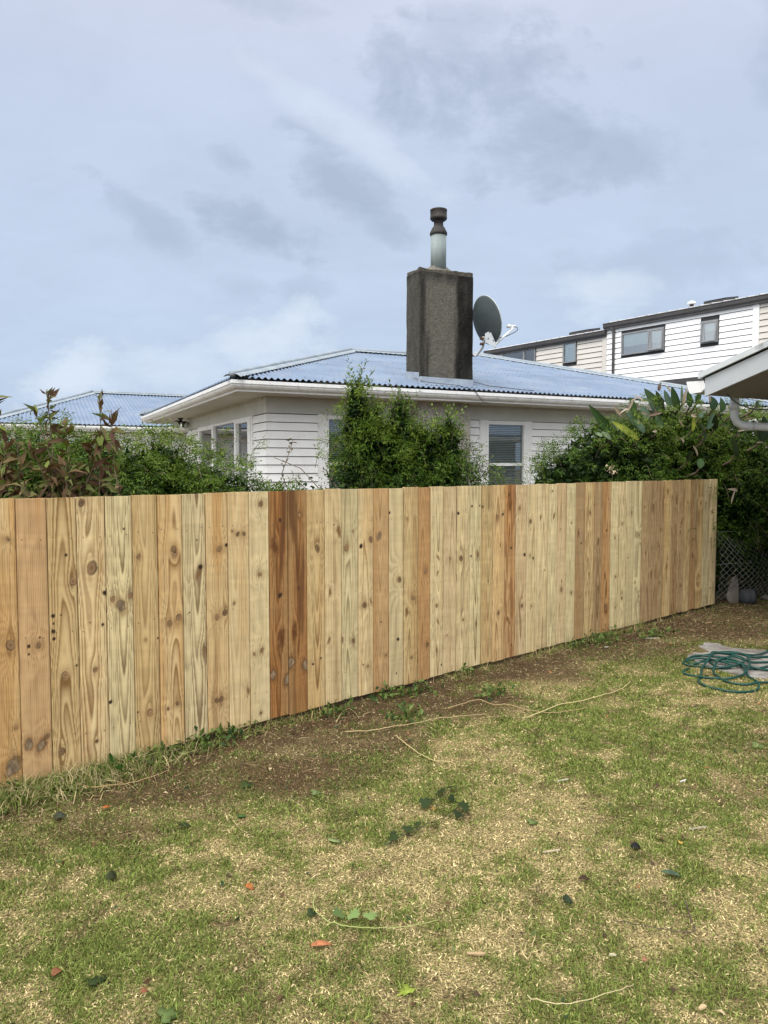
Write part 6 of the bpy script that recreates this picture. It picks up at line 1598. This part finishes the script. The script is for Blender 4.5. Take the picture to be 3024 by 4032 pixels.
ground_leaf('fallen_leaf', 'pinkish curled dead leaf among green blades at the bottom right', 'leaf', .86, 2.37, .030, .018, 2.0, (.36, .15, .10), 'leaf_dry', curl=.5, h=.02)
ground_leaf('ivy_leaf', 'pale green small leaf on the bare patch, upper right', 'leaf', 1.74, 4.04, .05, 0, .9, LG, lobes=IVY)
ground_leaf('clover_leaf', 'pale grey green three part leaf on straw coloured grass', 'leaf', -.22, 3.18, .055, 0, 1.4, (.18, .22, .09), lobes=[(-1.6, .5), (-1.0, .9), (-.5, .55), (-.1, 1.0), (.35, .6), (.9, .9), (1.6, .5)])
ground_leaf('ivy_leaf', 'light green leaf above the straw patch, near the centre', 'leaf', -.36, 3.66, .06, 0, .2, (.16, .21, .08), lobes=IVY)
ground_leaf('fallen_leaf', 'dark crumpled leaf below the green vine, left', 'leaf', -.28, 2.64, .05, .04, .9, (.026, .042, .014), 'leaf_dry', (.4, .2), curl=.3)
# dark ivy trail: one cut stem with its leaves
def vine(name, label, pts, rad, col, leaves=(), lcol=DG, seed=1, lift=.022, cat='vine', lsize=.055):
    P = smooth_path([gpt(a_, b_, lift) for a_, b_ in pts], 5); r_ = np.random.default_rng(seed)
    for p in P: p.z = gpt(p.x, p.y, lift)[2] + r_.normal(0, .002)
    base = tuple(P[0]); root = thing(name, label, cat, base, 0, {'stem': 'loose dry stems on the ground', 'vine': 'cut vines on the lawn'}[cat]); m = MB()
    m.tube([tuple(p - P[0]) for p in P], [rad * (1 - .5 * i / len(P)) for i in range(len(P))], 6, col); m.build('stem', M['attr_matte'], root, col=True)
    if leaves:
        m = MB()
        for lx, ly, rz, s_ in leaves:
            g_ = Vector(gpt(lx, ly, .028)) - P[0]; c_ = np.array(lcol) * r_.uniform(.7, 1.4); tx, ty = r_.uniform(-.7, .7, 2)
            mt = Matrix.Translation(g_) @ Matrix.Rotation(rz, 4, 'Z') @ Matrix.Rotation(tx, 4, 'X') @ Matrix.Rotation(ty, 4, 'Y')
            o_ = [(0, 0)] + [(k_ * math.cos(a_), k_ * math.sin(a_)) for a_, k_ in IVY]
            vs_ = [mt @ Vector((.36 * s_, 0, .004))] + [mt @ Vector((p[0] * s_, p[1] * s_, .12 * abs(p[1]) * s_)) for p in o_]
            k = len(o_); m.add(vs_, [(0, 1 + i, 1 + (i + 1) % k) for i in range(k)], tuple(c_), True)
        m.build('leaves', M['leaf_dry'], root, col=True)
    return root


vine('ivy_trail', 'cut trail of very dark ivy leaves across the straw coloured centre of the lawn', [(.0, 3.12), (.1, 3.22), (.22, 3.32), (.32, 3.41), (.38, 3.47)], .0022, (.05, .06, .03),
     [(.04, 3.15, 1.2, .05), (.09, 3.24, .4, .055), (.05, 3.2, 2.8, .035), (.21, 3.32, -.5, .055), (.16, 3.29, 2.5, .035), (.33, 3.40, .2, .055), (.30, 3.41, 2.2, .04), (.37, 3.46, 1.0, .06)], (.018, .030, .008), 3)
vine('ivy_trail', 'upper cut trail of dark ivy standing up from the lawn', [(.17, 3.50), (.24, 3.56), (.30, 3.62), (.34, 3.70)], .0022, (.05, .05, .03), [(.18, 3.5, .5, .055), (.23, 3.55, 2.0, .04), (.28, 3.62, 1.4, .06), (.32, 3.58, -.4, .06), (.33, 3.68, .7, .055)], (.016, .028, .008), 4)
vine('green_vine', 'thin bowed green vine with pale ivy leaves on the lower lawn', [(-.26, 2.76), (-.26, 2.68), (-.21, 2.60), (-.15, 2.57), (-.08, 2.555), (0, 2.55), (.08, 2.555), (.14, 2.57), (.20, 2.59)], .0026, (.27, .30, .10), [(-.11, 2.60, 1.3, .05), (-.06, 2.60, .8, .05), (-.03, 2.565, .1, .035), (-.165, 2.61, 1.8, .05)], (.12, .18, .06), 5)
vine('straw_stem', 'long straw coloured stem curving over the green grass at right', [(.89, 4.74), (1.04, 4.87), (1.2, 5.01), (1.42, 5.13), (1.61, 5.27), (1.76, 5.42), (1.86, 5.57)], .0038, (.48, .39, .19), seed=6, cat='stem')
vine('straw_stem', 'wavy tan stem crossing the bare strip beside the long one', [(.43, 4.94), (.55, 5.05), (.66, 5.14), (.74, 5.04), (.84, 5.05), (.93, 4.96), (1.04, 4.88), (1.14, 4.86), (1.27, 4.91), (1.38, 4.97)], .0032, (.36, .26, .13), seed=7, cat='stem')
vine('straw_stem', 'pale thin stem on the dirt below the rust coloured palings', [(-.24, 4.5), (-.07, 4.53), (.09, 4.6), (.25, 4.68), (.36, 4.76), (.54, 4.79), (.67, 4.81)], .003, (.42, .33, .17), seed=8, cat='stem')
vine('straw_stem', 'short straight straw stem above the middle of the lawn', [(.07, 4.44), (.13, 4.29), (.2, 4.15), (.27, 4.05), (.38, 4.02), (.38, 3.92)], .003, (.46, .37, .18), seed=9, cat='stem')
vine('straw_stem', 'hooked thin stem at the foot of the rust coloured palings', [(-.3, 4.68), (-.28, 4.82), (-.23, 4.94), (-.16, 4.74)], .0025, (.40, .30, .16), seed=10, cat='stem')
vine('straw_stem', 'dark bent twig lying on the bottom right of the lawn', [(1.13, 2.72), (1.10, 2.60), (1.08, 2.52), (1.0, 2.53), (.9, 2.57), (.82, 2.6)], .0022, (.07, .045, .04), seed=11, cat='stem')
vine('straw_stem', 'curving tan stem lying along the foot of the left palings', [(-1.62, 3.78), (-1.50, 3.70), (-1.38, 3.72), (-1.25, 3.80), (-1.15, 3.92)], .0034, (.36, .25, .12), seed=12, cat='stem')
vine('straw_stem', 'loose pale dry stem at the bottom edge right of centre', [(.44, 2.21), (.52, 2.17), (.60, 2.18), (.70, 2.22), (.78, 2.25)], .0017, (.50, .42, .24), seed=13, cat='stem')


def chip(label, x, y, L_, W_, rz, col, h=.010):
    L_, W_, col = L_ * .75, W_ * .7, tuple(c_ * .68 for c_ in col)
    m = MB(); r_ = np.random.default_rng(int(x * 1000) % 997 + 5); n = 6
    top = [(L_ * (i / n - .5), W_ / 2 * (.55 + .45 * r_.uniform()) * (1 if 0 < i < n else .5)) for i in range(n + 1)]
    poly = [(a_, -b_) for a_, b_ in top] + [(a_, b_ * .9) for a_, b_ in reversed(top)]
    m.prism(poly, lambda a_, b_, hh_: (a_, b_, hh_ + .15 * a_), 0, .005, col)
    o = m.build('wood_chip', M['attr_matte'], loc=gpt(x, y, h), rot=(r_.uniform(-.2, .2), r_.uniform(-.15, .15), rz), col=True)
    return tag(o, label, 'wood chip', 'pale chips of wood on the ground')


chip('long tan sliver of wood on the grass, low right of centre', .31, 2.425, .085, .02, -.3, (.50, .36, .20))
chip('whitish splinter of wood on the dry grass at right', .93, 3.81, .08, .016, .1, (.62, .56, .46))
chip('small white chip on the grass in the upper right of the lawn', 1.56, 3.82, .045, .014, .1, (.72, .70, .64))
chip('pale pointed wood sliver left of the black leaf', .71, 3.09, .10, .017, -.25, (.60, .50, .34))
chip('tiny cream chip among green blades, bottom right', .765, 2.415, .03, .014, -.3, (.68, .60, .42))
chip('square tan chip near the bottom right corner', .96, 2.17, .035, .026, .5, (.62, .46, .26))
chip('thin white stick on the dirt near the far end of the fence', 2.55, 7.06, .17, .014, -.3, (.70, .64, .50), .012)
chip('small white chip beyond the hose at the fence foot', 2.02, 6.72, .05, .03, .1, (.74, .71, .63))
chip('tan stub of wood on the far bare dirt', 3.40, 7.78, .10, .045, .1, (.42, .28, .15))
chip('long thin pale splinter at the right of the lawn', 1.42, 3.30, .11, .010, .05, (.50, .45, .34))

# little fern and leafy weeds at the foot of the fence
frn = thing('fern', 'small bright green fern against the foot of the pale left paling', 'fern', (-1.455, 3.955, -.04)); m = MB()
for (ax_, ay_, ln_) in ((.0, -.02, .17), (.07, -.06, .12), (-.07, -.05, .11), (.12, -.08, .09)):
    for i in range(16):
        t_ = i / 15; c0 = Vector((ax_ * t_ * 1.2, ay_ * t_ * 1.6 - .02 * t_, ln_ * (t_ - .25 * t_ * t_))); w_ = .030 * math.sin(math.pi * min(.12 + .88 * t_, .99)) + .003
        for sg in (-1, 1):
            tp = c0 + Vector((sg * w_, -.010, .004)); k_ = random.uniform(.7, 1.3)
            m.add([c0 + Vector((0, 0, -.004)), tp, c0 + Vector((0, 0, .004))], [(0, 1, 2)], (.035 * k_, .10 * k_, .018 * k_))
m.build('fronds', M['leaf'], frn, col=True)
rs = np.random.default_rng(77)
CL_ = [(.98, .06, .30), (1.12, .05, .22), (.62, .08, .16), (2.45, .07, .20), (2.62, .14, .22), (3.3, .05, .10), (5.15, .08, .26), (5.0, .18, .2), (5.6, .35, .3), (4.7, .1, .12), (1.9, .15, .14), (-.15, .1, .25), (3.0, .55, .18), (2.2, .5, .2)]
B_, D_, L__, C_ = [], [], [], []
for t0, d0, s_ in CL_:
    n = int(380 * s_); t_ = t0 + rs.normal(0, s_ * .5, n); d_ = np.clip(d0 + rs.normal(0, s_ * .25, n), .02, 1.2)
    xy = FB[None] + t_[:, None] * FU[None] + d_[:, None] * FN[None]; z_ = gz(xy[:, 0], xy[:, 1]) + np.abs(rs.normal(.02, .025, n))
    B_.append(np.concatenate([xy, z_[:, None]], 1)); D_.append(rs.normal(0, .8, (n, 3)) + np.array([0, 0, .35])); L__.append(rs.uniform(.025, .06, n)); C_.append(mixcol(rs.uniform(0, 1, n), [(.02, .045, .012), (.05, .09, .02), (.10, .15, .035), (.16, .20, .06)]))
B_, D_, L__, C_ = map(np.concatenate, (B_, D_, L__, C_))
lv = Leaves(); lv.add(*leaf_arrays(B_, D_, rs.normal(0, .5, B_.shape) + np.array([0, 0, 1]), L__, L__ * .5, C_))
tag(lv.build('leafy_weeds', M['leaf'], None), kind='stuff')
# scraps of dead leaf strewn everywhere
def scrap_dens(x, y): return np.where(in_view(x, y, .03) > 0, .35 + .65 * blobs(DIRT, x, y), 0)
x, y = scatter(7000, -4, 6, 1.6, 9, scrap_dens); n = len(x)
lv = Leaves(); L_ = np.minimum(rs.gamma(3.0, .006, n) + .006, .03)
lv.add(*leaf_arrays(np.stack([x, y, gz(x, y) + rs.uniform(.006, .02, n)], 1), rs.normal(0, 1, (n, 3)) * np.array([1, 1, .25]), rs.normal(0, .4, (n, 3)) + np.array([0, 0, 1]), L_, L_ * rs.uniform(.3, .7, n),
                    np.array([[.03, .055, .022], [.10, .055, .03], [.06, .04, .025], [.30, .13, .05], [.45, .36, .22], [.11, .16, .06]])[rs.choice(6, n, p=[.22, .26, .28, .04, .11, .09])], curl=.3))
tag(lv.build('leaf_scraps', M['leaf_dry'], None), kind='stuff')
